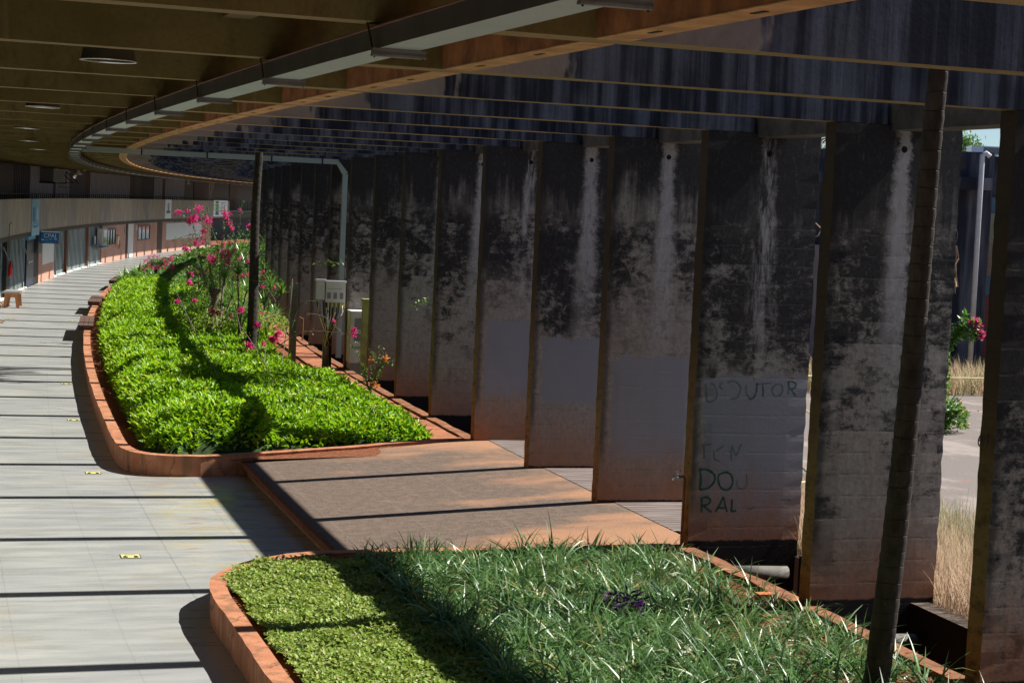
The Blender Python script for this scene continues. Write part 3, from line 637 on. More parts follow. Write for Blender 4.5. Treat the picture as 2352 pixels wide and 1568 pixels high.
# ------------------------------------------------------------------ the curved building on the left
bld = empty('campus_building', W(-9.1, 30, 0), 'long curved two storey building with brick and glass ground floor behind the walkway', 'building')
TW = -9.1
def wall(i0, i1, z0, z1, mat, name='wall', t0=TW-.2, t1=TW): return PB().box(t0, t1, 3*i0, 3*i1, z0, z1).build(name, mat, bld)
ZL = 2.27
wall(-12, 17.25, 0, ZL, MWHITE); wall(22.35, 24.2, 0, ZL, MBR if False else MBR) if False else None
for a, b in ((22.35, 24.2), (30.12, 33.1), (34.14, 37.09), (37.71, 44.0)):
    wall(a, b, 0.0, ZL, MBR)
PB().box(-9.3, -9.09, -36, 132, 2.27, 2.285).build('ledge', MDBR, bld)
PB().box(-9.30, -9.0, -36, 138.5, 2.29, 3.66).build('parapet', MPA, bld)
PB().box(-9.16, -9.01, -36, 132, 2.12, 2.268).build('lintel_strip', simple('dark_lintel', (.05, .045, .04), .6), bld)
PB().box(-12.9, -9.31, -36, 174, 2.75, 2.9).build('gallery_floor', MGREY, bld)
PB().box(-13.3, -13.0, -36, 174, 0, 6.095).build('rear_wall', MGREY, bld)
PB().box(-12.9, -9.35, 131.5, 132, 0, 2.74).build('side_wall', MDARK, bld)
# upper wall
def up(i0, i1, mat, name, z0=2.9, z1=6.09, t=-11.0): return PB().box(t-.12, t, 3*i0, 3*i1, z0, z1).build(name, mat, bld)
up(-12, 22.6, MDARK, 'upper_wall'); 
for k in range(9):
    a = 24.2+k*.19; PB().box(-11.0, -10.97, 3*a, 3*a+.16, 2.95, 5.6).build('blind_slat', MGREY, bld)
up(22.6, 25.86, MDARK, 'upper_wall'); up(30.1, 31.9, MGREY, 'upper_wall'); up(31.9, 32.4, MDBR, 'upper_wall'); up(37.0, 37.62, MDBR, 'upper_wall'); up(37.62, 38.3, MGREY, 'upper_wall')
up(38.3, 39.84, MBLK, 'upper_wall'); up(40.84, 41.14, MDBR, 'upper_wall'); up(43.5, 58, MDARK, 'upper_wall'); up(28.3, 28.58, MDBR, 'upper_wall')
up(44.6, 46.3, MDBR, 'upper_wall', t=-10.97); up(49.0, 49.9, MDBR, 'upper_wall', t=-10.97)
for a, b in ((25.88, 28.28), (28.6, 30.08), (32.42, 36.98), (39.86, 40.82), (41.16, 43.48)):
    p = up(a, b, MLIL, 'wall_panel', t=-10.98); n = int((b-a)*3/.42); pb = PB()
    for k in range(1, n): s = 3*a+(b-a)*3*k/n; pb.box(-10.985, -10.972, s-.018, s+.018, 2.92, 6.05)
    pb.build('seam', MDARK, p)
# ground floor glazed fronts
def glazed(i0, i1, name, posts=()):
    base = PB().box(TW-.16, TW-.10, 3*i0, 3*i1, .0, 2.12).build(name, MPANE, bld)
    n = int(round((i1-i0)*3/.47))
    for k in range(n+1):
        s = 3*i0+(i1-i0)*3*k/n; m = MDARK
        PB().box(TW-.098, TW-.077, s-.035, s+.035, 0.05, 2.1).build('mullion', m, base)
    for p in posts: PB().box(TW-.09, TW+.03, 3*p-.13, 3*p+.13, 0.0, 2.11).build('post', MBRN, base)
    PB().box(TW-.11, TW+.02, 3*i0, 3*i1, 0, .045).build('sill', MWHITE, base); return base
ga = glazed(17.3, 20.95, 'glazed_front'); gb = glazed(24.25, 30.1, 'glazed_front', (25.75, 28.35))
PB().box(TW-.08, TW+.05, 3*18.35, 3*18.75, 0.05, 2.1).build('post', MBLK, ga)
for s_ in (18.0, 20.2):                      # tilted open top panes
    v = [(TW+.01, 3*s_, 1.9), (TW+.01, 3*s_+.4, 1.9), (TW+.22, 3*s_+.4, 1.45), (TW+.22, 3*s_, 1.45)]
    pb = PB(); pb.v = v+[(a, b, c+.03) for a, b, c in v]; pb.f = [(0, 1, 2, 3), (7, 6, 5, 4), (0, 4, 5, 1), (1, 5, 6, 2), (2, 6, 7, 3), (3, 7, 4, 0)]; pb.build('open_pane', MLOUV, ga)
dr = PB().box(TW-.12, TW-.02, 3*20.97, 3*21.8, 0, 1.95).build('door', MNAVY, bld); PB().box(TW-.02, TW+.03, 63.2, 63.28, .9, 1.1).build('handle', MALU, dr)
PB().box(TW-.015, TW+.0, 63.3, 64.9, 1.0, 1.04).build('push_bar', MALU, dr)
PB().box(TW-.1, TW+.04, 62.9, 65.4, 1.96, 2.1).build('fascia', MSKYB, bld)
wall(21.81, 22.34, 0, 2.27, MBLK, 'dark_recess', TW-.2, TW-.04)
# windows
def window(i0, i1, z0, z1, n=4):
    f = PB(); f.box(TW-.02, TW+.05, 3*i0, 3*i1, z0, z0+.07); f.box(TW-.02, TW+.05, 3*i0, 3*i1, z1-.07, z1)
    for k in range(n+1): s = 3*i0+.035+(3*(i1-i0)-.07)*k/n; f.box(TW-.015, TW+.045, s-.035, s+.035, z0+.07, z1-.07)
    fo = f.build('window', simple('blue_grey_window_frame', (.05, .06, .07), .4), bld); PB().box(TW+.002, TW+.012, 3*i0+.05, 3*i1-.05, z0+.06, z1-.06).build('pane', MDGL, fo)
window(30.42, 31.75, .98, 1.92); window(34.6, 36.1, 1.0, 1.96, 3); window(39.2, 42.8, 2.04, 2.2, 4)
d1 = PB().box(TW-.1, TW-.02, 3*33.32, 3*34.13, .02, 2.1).build('door', MWHITE, bld); PB().box(TW-.12, TW+.04, 3*33.1, 3*33.31, 0, 2.2).build('jamb', MDBR, d1); PB().box(TW-.12, TW+.0, 3*33.32, 3*34.13, 2.105, 2.25).build('transom', MLOUV, d1)
PB().box(TW-.05, TW+.02, 3*37.1, 3*37.70, 0, 2.25).build('door', MDBR, bld)
# shop window box and shelf at the end of the glazed front
sb = PB().box(TW+.03, TW+.32, 3*29.45, 3*30.05, 1.0, 2.0).build('serving_hatch', MWHITE, bld); PB().box(TW+.325, TW+.34, 3*29.52, 3*29.98, 1.15, 1.92).build('pane', MDGL, sb)
PB().box(TW+.03, TW+.5, 3*28.9, 3*30.1, .94, .985).build('shelf', MALU, sb)
PB().box(TW+.035, TW+.05, 87.2, 87.7, 1.15, 1.6).build('notice', MWHITE, sb)
# railing on the parapet
rl = PB().tube([(-9.15, s, 3.86) for s in range(-30, 175, 2)], .02, 6).build('railing', MBLK, bld); pb = PB()
for k in range(-10, 48): pb.box(-9.165, -9.135, 3*k, 3*k+.03, 3.66, 3.84); pb.box(-9.165, -9.135, 3*k+.75, 3*k+.77, 3.66, 3.84); pb.box(-9.165, -9.135, 3*k+1.5, 3*k+1.52, 3.66, 3.84); pb.box(-9.165, -9.135, 3*k+2.25, 3*k+2.27, 3.66, 3.84)
pb.build('baluster', MBLK, rl)
PB().box(-10.6, -10.45, 139, 174, 2.2, 2.75).build('far_gallery_edge', simple('dim_gallery_edge', (.10, .085, .075), .8), bld)
for k in range(26): PB().tube([(-10.5, 139+k*1.3, 2.75), (-10.5, 139+k*1.3, 3.7)], .015, 5).build('far_baluster', MBLK, bld)
# fixed boards, banners, signs : things hung on the walls
def panel(name, i0, i1, z0, z1, mat, label, cat, t=TW, th=.03): return tag(PB().box(t+.004, t+th, 3*i0, 3*i1, z0, z1).build(name, mat), label, cat)
panel('notice_board', 22.72, 24.08, .74, 1.86, MWHITE, 'blank off white notice board on the brick wall right of the navy door', 'notice board')
panel('notice_board', 38.2, 42.75, .84, 2.0, MWHITE, 'long blank off white notice board on the far brick wall', 'notice board')
def banner(i0, i1, z0, z1, bg, shapes, label, writing=None):
    e = empty('banner', W(-9, i0, z0), label, 'banner', None); PB().box(-8.995, -8.975, 3*i0, 3*i1, z0, z1).build('sheet', bg, e)
    for (u0, u1, v0, v1, m) in shapes:
        PB().box(-8.974, -8.971, 3*(i0+(i1-i0)*u0), 3*(i0+(i1-i0)*u1), z0+(z1-z0)*v0, z0+(z1-z0)*v1).build('print', m, e)
    return e
MGRN = simple('print_green', (.03, .22, .09), .5); MPUR = simple('print_purple', (.08, .03, .09), .5); MWH2 = simple('bright_white_sheet', (.80, .80, .82), .5, var=.03); MBL2 = simple('print_blue', (.03, .10, .35), .5); MCY = simple('print_pale_blue', (.35, .55, .62), .5)
banner(21.02, 21.98, 2.12, 3.64, MSKYB, [(.12, .25, .4, .78, MBFRM), (.32, .42, .35, .8, MBFRM), (.55, .72, .45, .75, MCY), (.7, .85, .42, .7, MCY), (.03, .97, .0, .24, MCY), (.15, .8, .22, .26, MBFRM)], 'tall sky blue banner hanging on the concrete parapet left of the blue sign')
b2 = banner(37.81, 38.6, 2.35, 3.66, MWH2, [(.2, .8, .27, .42, MGRN), (.45, .55, .42, .85, MPUR)], 'narrow white banner with a purple and green emblem on the parapet')
pb = PB()
for a, b in ((.15, .45), (.85, .55), (.3, .48), (.7, .52)):
    w = .03; v = [(-8.9735, 3*(37.81+.79*a)-w, 2.35+1.31*.8), (-8.9735, 3*(37.81+.79*a)+w, 2.35+1.31*.8), (-8.9735, 3*(37.81+.79*b)+w, 2.35+1.31*.42), (-8.9735, 3*(37.81+.79*b)-w, 2.35+1.31*.42)]
    pb.add(v, [(0, 1, 2, 3)])
pb.build('print', MPUR, b2)
rows = [(.12, .34, .80, .95, MGRN), (.12, .34, .58, .76, MGRN), (.12, .34, .38, .55, MGRN), (.10, .9, .335, .36, MBL2), (.12, .36, .08, .30, MBL2)]
for k in range(9): rows.append((.5+.03*(k % 2), .62+.08*((k*7) % 3), .12+k*.092, .145+k*.092, MBL2))
for k in range(5): rows.append((.72, .88, .2+k*.16, .225+k*.16, MBL2))
banner(44.1, 45.9, 2.42, 3.70, MWH2, rows, 'white directory sign with green and blue blocks of small print on the far parapet')
panel('wall_plaque', 32.88, 33.02, 1.55, 1.95, MLOUV, 'small grey plaque on the brick wall beside the white door', 'plaque'); panel('wall_plaque', 34.32, 34.5, 1.68, 1.98, MCY, 'small pale plaque on the brick wall left of the far window', 'plaque')
ph = empty('wall_telephone', W(TW, 32, .9), 'wooden backed wall telephone on the brick wall beside the first window', 'telephone')
PB().box(TW+.004, TW+.03, 95.5, 96.5, .78, 1.5).build('backboard', MOAK, ph); PB().box(TW+.03, TW+.12, 95.75, 96.1, .98, 1.42).build('phone_body', MWHITE, ph); PB().tube([(TW+.1, 96.3, 1.2), (TW+.12, 96.4, .85), (TW+.08, 96.1, .7)], .02, 6).build('cord', MBLK, ph)
# blue CPAI sign projecting over the doorway
sg = empty('hanging_sign', W(-9.0, 22.3, 1.75), 'square blue CPAI sign projecting from the wall above the doorway', 'sign')
A = W(-8.98, 22.2, 1.76); ts = 3*22.2
PB().box(-8.98, -8.22, ts, ts+.08, 1.74, 2.22).build('sign_box', MBLUE, sg); PB().box(-8.98, -8.22, ts-.003, ts+.083, 2.225, 2.27).build('top_cap', MWH2, sg)
PB().box(-8.99, -8.98, ts-.9, ts+.5, 1.3, 2.3).build('back_panel', MNAVY, sg)
bpy.context.view_layer.update()
def face_text(body, t, s, z, size, mat, parent, name='lettering'):
    P = WS(t, s, z); a = A0+s/R0
    M = Matrix.Translation(P) @ Matrix.Rotation(-a, 4, 'Z') @ Matrix.Rotation(math.pi/2, 4, 'X'); return text_mesh(body, size, name, mat, parent, M)
face_text('CPAI', -8.60, ts-.004, 2.07, .25, MWH2, sg); PB().box(-8.96, -8.83, ts-.006, ts-.003, 1.86, 1.93).box(-8.78, -8.66, ts-.006, ts-.003, 1.87, 1.90).box(-8.62, -8.52, ts-.006, ts-.003, 1.90, 1.95).box(-8.80, -8.50, ts-.006, ts-.003, 1.78, 1.795).build('print', MCY, sg)
PB().box(-8.36, -8.27, ts-.006, ts-.003, 1.78, 1.86).build('print', MRED, sg); PB().box(-8.42, -8.30, ts-.006, ts-.003, 1.90, 1.98).build('print', MCY, sg)
# extinguisher
ex = empty('fire_extinguisher', W(-9.02, 18.55, .75), 'red fire extinguisher hanging on a black post of the glazed front', 'extinguisher')
PB().lathe((-8.95, 55.4, .62), [(0, .2), (.065, .2), (.075, .22), (.075, .60), (.05, .66), (.03, .69), (.025, .72)], 16).build('cylinder', MRED, ex, True)
PB().box(-8.97, -8.93, 55.36, 55.45, 1.34, 1.39).build('valve', MBLK, ex); PB().tube([(-8.93, 55.42, 1.36), (-8.86, 55.42, 1.28), (-8.86, 55.42, 1.0)], .010, 6).build('hose', MBLK, ex); PB().box(-8.874, -8.872, 55.37, 55.43, .95, 1.12).build('instruction_label', MWHITE, ex)
# thin pole against the parapet, AC unit, bracket
tag(PB().tube([(-8.94, 54.6, 1.9), (-8.94, 54.6, 2.75), (-8.94, 55.4, 2.8)], .018, 6).build('conduit', MBRN), 'thin bent conduit fixed to the parapet above the extinguisher', 'pipe')
ac = empty('air_conditioner', W(-10.9, 27.3, 4.5), 'grey air conditioning unit on a bracket high on the upper wall', 'air conditioner'); PB().box(-10.97, -10.3, 80.6, 84.3, 4.45, 5.1).build('casing', MLOUV, ac)
pb = PB(); [pb.box(-10.29, -10.28, 80.7, 84.2, 4.52+k*.09, 4.55+k*.09) for k in range(6)]; pb.build('grille', MDARK, ac); PB().box(-10.97, -10.2, 80.4, 84.5, 4.36, 4.42).build('bracket', MBLK, ac)
tag(PB().tube([(-10.9, 86.6, 5.05), (-10.9, 86.6, 4.45), (-10.2, 86.6, 4.45), (-10.9, 86.6, 5.05)], .03, 6).tube([(-10.9, 88.6, 5.05), (-10.9, 88.6, 4.45), (-10.2, 88.6, 4.45), (-10.9, 88.6, 5.05)], .03, 6).tube([(-10.2, 86.6, 4.45), (-10.2, 88.6, 4.45)], .03, 6).tube([(-10.9, 86.6, 4.2), (-10.9, 90, 4.2)], .02, 6).build('wall_bracket', MBLK), 'empty black triangular bracket on the lilac upper wall panel', 'bracket')
# fluorescent battens under the beams of the gallery
LB = ['left', 'second', 'third', 'fourth', 'fifth']
for k, (x0, x1, y0, y1, dd) in enumerate(((0, 27, 694-160, 697-160, 0),)): pass
for k, (cx0, cy0, cx1, cy1, Y) in enumerate(((-30, 166, 108, 176, 88), (40, 212, 328, 228, 96), (322, 237, 522, 249, 104), (630, 284, 950, 302, 116), (965, 327, 1152, 336, 124))):
    P0 = at((cx0/2.24)/1.74165, (550+cy0/2.24)/1.74165, Y); P1 = at((cx1/2.24)/1.74165, (550+cy1/2.24)/1.74165, Y*1.005)
    e = empty('light_batten', (P0+P1)/2, '%s of the long pale fluorescent battens hanging under the far ceiling, counted from the left' % ['first', 'second', 'third', 'fourth', 'fifth'][k], 'lamp', 'fluorescent battens')
    pb = PB(); pb.tube([P0, P1], .055, 8); pb.build('batten_tube', MWHITE, e, True, plan=False)
    pb = PB(); pb.tube([P0.lerp(P1, .15), P0.lerp(P1, .15)+Vector((0, 0, .35))], .01, 5); pb.tube([P0.lerp(P1, .85), P0.lerp(P1, .85)+Vector((0, 0, .35))], .01, 5); pb.build('hanger', MBLK, e, plan=False)
def bell(P, r, label, mat=MWH2, drop=.6, ball=False):
    e = empty('pendant_lamp', P, label, 'lamp', 'small pendant lamps at the far gallery')
    pb = PB(); pb.tube([P+Vector((0, 0, .1)), P+Vector((0, 0, drop))], .02, 6); pb.build('stem', MBLK, e, plan=False)
    pb = PB()
    if ball: pb.lathe(P, [(r*math.sin(a), -r*math.cos(a)) for a in [math.pi*k/8 for k in range(9)]], 14)
    else: pb.lathe(P, [(r, -.06), (r*.95, -.02), (r*.5, .03), (r*.3, .14), (r*.12, .17)], 16)
    pb.build('shade', mat, e, True, plan=False)
cc = lambda x, y: ((x/2.24)/1.74165, (550+y/2.24)/1.74165)
bell(at(*cc(700, 322), 92), .22, 'white bell pendant lamp, middle of the three at the left end of the duct', drop=1.0); bell(at(*cc(750, 291), 90), .15, 'small yellowish bell pendant lamp, right of the three at the duct end', MPIL)
bell(at(*cc(661, 340), 90), .16, 'glass ball pendant lamp, left of the three at the duct end', MALU, 1.2, True)
bell(at(*cc(1688, 412), 128), .15, 'small white pendant lamp in the dark far gallery above the white directory sign')
# big dome lamps between the beams over the walkway
for k in range(5):
    i = .52+3.0*k; P = W(-7.0, i, 5.175)
    e = empty('dome_lamp', P, '%s big aluminium dome lamp between the roof beams, counting away from the camera' % ORD[k], 'lamp', 'dome lamps between the roof beams')
    pb = PB(); pb.lathe(P, [(.215, 0), (.205, .03), (.18, .16), (.15, .26), (.09, .36), (.05, .40), (.045, .55)], 32); pb.build('shell', MCOAT, e, True, plan=False)
    pb = PB(); pb.lathe(P, [(.212, .004), (.216, -.006), (.222, 0), (.216, .006)], 32); pb.build('rim', MALU, e, True, plan=False)
    pb = PB(); pb.lathe(P, [(.0, .022), (.12, .020), (.207, .012)], 32); pb.build('reflector', MREFL, e, True, plan=False)
    pb = PB(); pb.tube([P+Vector((0, 0, .5)), P+Vector((0, 0, .93))], .02, 6); pb.build('hanger', MBLK, e, plan=False)

rt = PB()
for k in range(9):
    x0 = random.uniform(-.25, .25); P0 = at(487, 405, 128)+Vector((x0, 0, 0)); L = random.uniform(.6, 2.0); rt.tube([P0, P0+Vector((random.uniform(-.1, .1), 0, -L*.5)), P0+Vector((-x0*.6+random.uniform(-.05, .05), 0, -L))], [.035, .025, .01], 5)
tag(rt.build('hanging_roots', MROPE, plan=False), 'pale brown roots dangling from the far roof edge above the directory sign', 'roots')
# ------------------------------------------------------------------ cable tray, supports, conduit
tr = empty('cable_tray', W(-6, 10, 4.98), 'long grey metal cable tray hanging under the roof beams along the walkway', 'cable tray')
MTRS = simple('tray_side_dark_steel', (.12, .11, .10), .45, .3, .2, 3)
PB().box(-6.10, -5.88, -20, 150, 5.0, 5.004).build('tray_bottom', MTR, tr); PB().box(-6.104, -6.10, -20, 150, 5.0, 5.115).build('tray_side', MTRS, tr); PB().box(-5.88, -5.876, -20, 150, 5.0, 5.115).build('tray_side', MTRS, tr)
PB().box(-6.12, -6.09, -20, 150, 5.112, 5.12).build('tray_lip', MBRN, tr)
for i in range(-5, 46):
    s = 3*i-.33; p = PB(); p.box(-6.14, -5.84, s, s+.045, 4.955, 4.968); p.box(-6.14, -5.84, s, s+.045, 4.985, 4.998); p.box(-6.14, -5.84, s+.01, s+.035, 4.968, 4.985)
    po = p.build('support_channel', MPOST, tr)
    PB().tube([(-6.125, s+.02, 4.95), (-6.125, s+.2, 5.149)], .0055, 5).tube([(-5.855, s+.02, 4.95), (-5.855, s+.2, 5.149)], .0055, 5).build('hanger_rod', MBLK, po)
cd = empty('conduit', W(-2, 9.9, 5.05), 'grey metal duct crossing under the far beams and turning down a fin pillar', 'conduit')
PB().box(-5.88, .10, 29.46, 29.60, 5.02, 5.135).build('crossing_duct', MTR, cd)
pb = PB(); pb.box(.10, .30, 29.46, 29.60, 4.62, 5.03); 
v = []; 
pb = PB(); pb.v = [(.08, 29.46, 5.135), (.08, 29.46, 5.02), (.22, 29.46, 4.78), (.335, 29.46, 4.83), (.08, 29.60, 5.135), (.08, 29.60, 5.02), (.22, 29.60, 4.78), (.335, 29.60, 4.83)]
pb.f = [(0, 1, 2, 3), (7, 6, 5, 4), (0, 4, 5, 1), (1, 5, 6, 2), (3, 7, 4, 0), (2, 6, 7, 3)]; pb.build('elbow', MTR, cd); PB().box(.22, .335, 29.46, 29.60, .42, 4.80).build('vertical_duct', MTR, cd)
for t in (-4.5, -3, -1.5, -.3): PB().box(t, t+.03, 29.44, 29.62, 5.01, 5.148).build('strap', MBLK, cd)

# ------------------------------------------------------------------ street-level equipment by the trench
pst = empty('steel_post', W(-1.04, 9.28, .3), 'plain grey steel post standing in the hedge left of the meter boxes', 'post'); b = WS(0, 0)
PB().box(-1.10, -1.0, 27.8, 27.83, .3, 2.22).build('web', MPOST, pst); PB().box(-1.0, -.97, 27.75, 27.88, .3, 2.25).build('flange', MPOST, pst); PB().box(-1.13, -1.10, 27.75, 27.88, .3, 2.25).build('flange', MPOST, pst)
mt = empty('meter_pole', W(-.44, 8.92, .35), 'dark pole carrying grey telephone junction boxes with hanging cables', 'meter pole')
S = 26.76
PB().tube([(-.44, S, .3), (-.44, S, 1.95)], .075, 12).build('pole', MPOST, mt, True); PB().tube([(-.33, S+.02, .35), (-.34, S+.02, 1.9)], .03, 8).build('riser_pipe', MBLK, mt, True)
PB().box(-.50, -.06, S-.12, S+.1, 1.90, 2.34).build('junction_box', MCAB, mt); PB().box(-.52, -.04, S-.14, S+.12, 2.345, 2.385).build('box_cover', MWH2, mt)
PB().box(-.70, -.52, S-.1, S+.08, 1.96, 2.36).build('junction_box', MCAB, mt); PB().box(-.72, -.50, S-.12, S+.1, 2.365, 2.41).build('box_cover', MWH2, mt)
pb = PB(); [pb.box(-.47+k*.14, -.39+k*.14, S-.1235, S-.1205, 1.98, 2.12) for k in range(3)]; pb.box(-.47, -.15, S-.1235, S-.1205, 2.20, 2.21); pb.build('panel_recess', MLOUV, mt)
for k in range(14):
    x = -.68+.045*k; m = MYEL if k % 4 == 1 else (MWHITE if k % 5 == 2 else MBLK); sag = random.uniform(.15, .4)
    PB().tube([(x, S-.05, 1.92), (x+random.uniform(-.05, .05), S-.1, 1.92-sag), (-.44+.08*random.uniform(-1, 1), S-.09, 1.2-random.uniform(0, .3))], .012, 5).build('cable', m, mt, True)
for k in range(5): PB().box(-.45+k*.09, -.41+k*.09, S-.08, S-.05, 1.78, 1.89).build('cable_gland', MYEL, mt)
wc = empty('equipment_cabinet', W(.17, 8.97, .4), 'white metal equipment cabinet with grey louvres beside the yellow green pillar', 'cabinet')
PB().box(0.02, .38, 26.2, 26.74, .60, 1.72).build('body', MCAB, wc); PB().box(0.03, .37, 26.22, 26.72, .30, .598).build('plinth', MLOUV, wc); PB().box(.01, .39, 26.18, 26.76, 1.722, 1.75).build('lid', MWH2, wc)
for z0, z1 in ((1.35, 1.62), (1.08, 1.28), (.92, .98)):
    f = PB(); n = int((z1-z0)/.025)
    for k in range(n): f.box(.10, .36, 26.188, 26.199, z0+k*.025, z0+k*.025+.016)
    f.build('louvre', MLOUV, wc)
PB().box(.22, .34, 26.186, 26.199, 1.29, 1.345).build('warning_label', MYEL, wc)
gpil = empty('utility_pillar', W(.3, 8.6, .4), 'yellow green mossy utility pillar with a sloping cap right of the white cabinet', 'pillar'); PB().box(.16, .42, 25.5, 25.72, .43, 2.0).build('shaft', MPIL, gpil); PB().box(.14, .44, 25.47, 25.75, 2.005, 2.06).build('cap', MPIL, gpil)
cb = empty('cable_rack', W(.6, 9, 2.0), 'perforated metal rack and black hose between the duct and the fin pillar', 'cable rack'); rk = PB(); rk.box(.25, 1.3, 26.8+.5, 27.32, 2.22, 2.225); rk.box(.25, 1.3, 27.3, 27.32, 2.12, 2.125)
for k in range(16): rk.box(.26+k*.066, .285+k*.066, 27.3, 27.32, 2.125, 2.22)
rk.build('rack', MPOST, cb); PB().tube([(.05, 27.2, 1.9), (.3, 27.2, 2.0), (.8, 27.2, 2.03), (1.3, 27.2, 2.0)], .03, 8).build('hose', MBLK, cb, True)
wt = empty('garden_tap', W(-.03, 2.0, .42), 'metal garden tap on a thin pipe standing against the graffiti pillar', 'tap')
PB().tube([(-.045, 5.86, .40), (-.045, 5.86, 1.20), (-.06, 5.86, 1.23), (-.10, 5.86, 1.22)], .017, 8).build('standpipe', MBRN, wt, True); PB().tube([(-.10, 5.86, 1.22), (-.17, 5.86, 1.22), (-.185, 5.86, 1.18)], .02, 8).tube([(-.13, 5.86, 1.23), (-.13, 5.86, 1.29)], .01, 6).tube([(-.16, 5.86, 1.29), (-.10, 5.86, 1.29)], .009, 6).build('tap_head', MALU, wt, True)
tag(PB().tube([(.02, 34.5, .4), (.02, 34.5, 1.0), (-.08, 34.5, 1.03)], .02, 6).build('garden_tap', MBRN), 'rusty standpipe tap beyond the meter pole, partly behind the hedge', 'tap')
tag(PB().tube([(.14, 5.1, .28), (.92, 5.1, .26)], .075, 16).build('drain_pipe', MPIPG, None, True), 'pale concrete drain pipe crossing the trench at the graffiti pillar', 'pipe', 'pipes crossing the trench')
tag(PB().tube([(.14, 2.45, .16), (1.0, 2.45, .14)], .06, 16).build('drain_pipe', MPIPG, None, True), 'grey drain pipe crossing the dark trench behind the near palm trunk', 'pipe', 'pipes crossing the trench')
tag(PB().tube([(.14, 16.6, .12), (1.0, 16.6, .12)], .08, 12).build('drain_pipe', MPIPG, None, True), 'small pale drain pipe crossing the trench just beyond the ramp', 'pipe', 'pipes crossing the trench')
tag(PB().box(-.33, -.15, 3.2, 3.32, .385, .455).build('brick', simple('loose_orange_brick', (.50, .17, .06), .85, var=.3, scale=12)), 'loose orange brick lying on the red soil beside the trench kerb', 'brick')
# ------------------------------------------------------------------ benches on the kerb, stools, chair, stickers
for k, (i0, i1, nm) in enumerate(((12.45, 13.75, 'nearest'), (16.05, 17.2, 'middle'), (20.95, 22.3, 'farthest'))):
    e = empty('kerb_bench', W(-5.6, i0, .31), '%s of the three dark slatted timber seats fixed on the orange planter kerb' % nm, 'bench', 'slatted seats on the planter kerb')
    L = 3*(i1-i0)
    for r in range(3):
        for c in range(2): PB().box(-5.80+r*.135, -5.80+r*.135+.125, 3*i0+c*L/2, 3*i0+(c+1)*L/2-.03, .40, .44).build('slat', MBENCH, e)
    for c in range(3): PB().box(-5.79, -5.41, 3*i0+.05+c*(L-.15)/2, 3*i0+.12+c*(L-.15)/2, .30, .398).build('bearer', MBENCH, e)
def stool(t, s, label):
    e = empty('stool', WS(t, s, 0), label, 'stool'); 
    pb = PB(); pb.v = [(t-.32, s-.05, .50), (t+.30, s-.05, .50), (t+.36, s+1.5, .50), (t-.25, s+1.5, .50)]; pb.v += [(a, b, c+.05) for a, b, c in pb.v]; pb.f = [(3, 2, 1, 0), (4, 5, 6, 7), (0, 1, 5, 4), (1, 2, 6, 5), (2, 3, 7, 6), (3, 0, 4, 7)]; pb.build('seat', MSTOOL, e)
    for ss in (s+.12, s+1.3):
        for sg_ in (-1, 1): pb = PB(); pb.v = [(t+sg_*.10, ss, .5), (t+sg_*.22, ss, .5), (t+sg_*.27, ss, 0), (t+sg_*.17, ss, 0)]; pb.v += [(a, b+.05, c) for a, b, c in pb.v]; pb.f = [(3, 2, 1, 0), (4, 5, 6, 7), (0, 1, 5, 4), (1, 2, 6, 5), (2, 3, 7, 6), (3, 0, 4, 7)]; pb.build('leg', MOAK, e)
        PB().box(t-.2, t+.2, ss+.002, ss+.048, .36, .498).build('apron', MOAK, e)
stool(-8.42, 50.1, 'grey topped stool with splayed orange plywood legs beside the glazed front')
e = empty('bench', W(-8.95, 15.6, 0), 'white topped bench cut by the left edge of the photo behind the bent wood armchair', 'bench'); PB().box(-9.05, -8.62, 46.4, 48.3, .42, .50).build('seat', MWHITE, e)
for s in (46.5, 48.1): PB().box(-8.75, -8.68, s, s+.07, 0, .42).build('leg', MLOUV, e); PB().box(-9.0, -8.93, s, s+.07, 0, .42).build('leg', MLOUV, e)
e = empty('armchair', W(-8.45, 14.4, 0), 'pale bent wood armchair cut by the left edge of the photo', 'chair')
for s in (43.0, 43.7):
    pts = smooth_path([Vector(p) for p in ((-8.95, s, .5), (-8.6, s, .56), (-8.32, s, .60), (-8.18, s, .52), (-8.28, s, .42), (-8.42, s, .25), (-8.3, s, .08), (-8.12, s, .02))], 5)
    pb = PB(); V = []
    for k, p in enumerate(pts):
        d = (pts[min(k+1, len(pts)-1)]-pts[max(k-1, 0)]).normalized(); n_ = Vector((-d.z, 0, d.x))*.02; w = .05
        V += [tuple(p-n_), tuple(p+n_), tuple(p+n_+Vector((0, w, 0))), tuple(p-n_+Vector((0, w, 0)))]
        if k: a = 4*(k-1); [pb.f.append((a+q_, a+4+q_, a+4+(q_+1) % 4, a+(q_+1) % 4)) for q_ in range(4)]
    pb.v = V; pb.build('arm', MRATT, e)
PB().box(-9.0, -8.35, 43.0, 43.75, .34, .38).build('seat', MRATT, e); PB().box(-9.05, -9.0, 43.0, 43.75, .34, .95).build('backrest', MRATT, e)
stk = [(-6.02, 2.61), (-6.02, 4.67), (-6.05, 6.73), (-6.06, 8.78), (-6.08, 10.88), (-6.12, 12.98), (-6.14, 15.03), (-6.18, 17.08), (-8.0, 12.96), (-8.03, 15.05), (-8.01, 17.11)]
proto = None
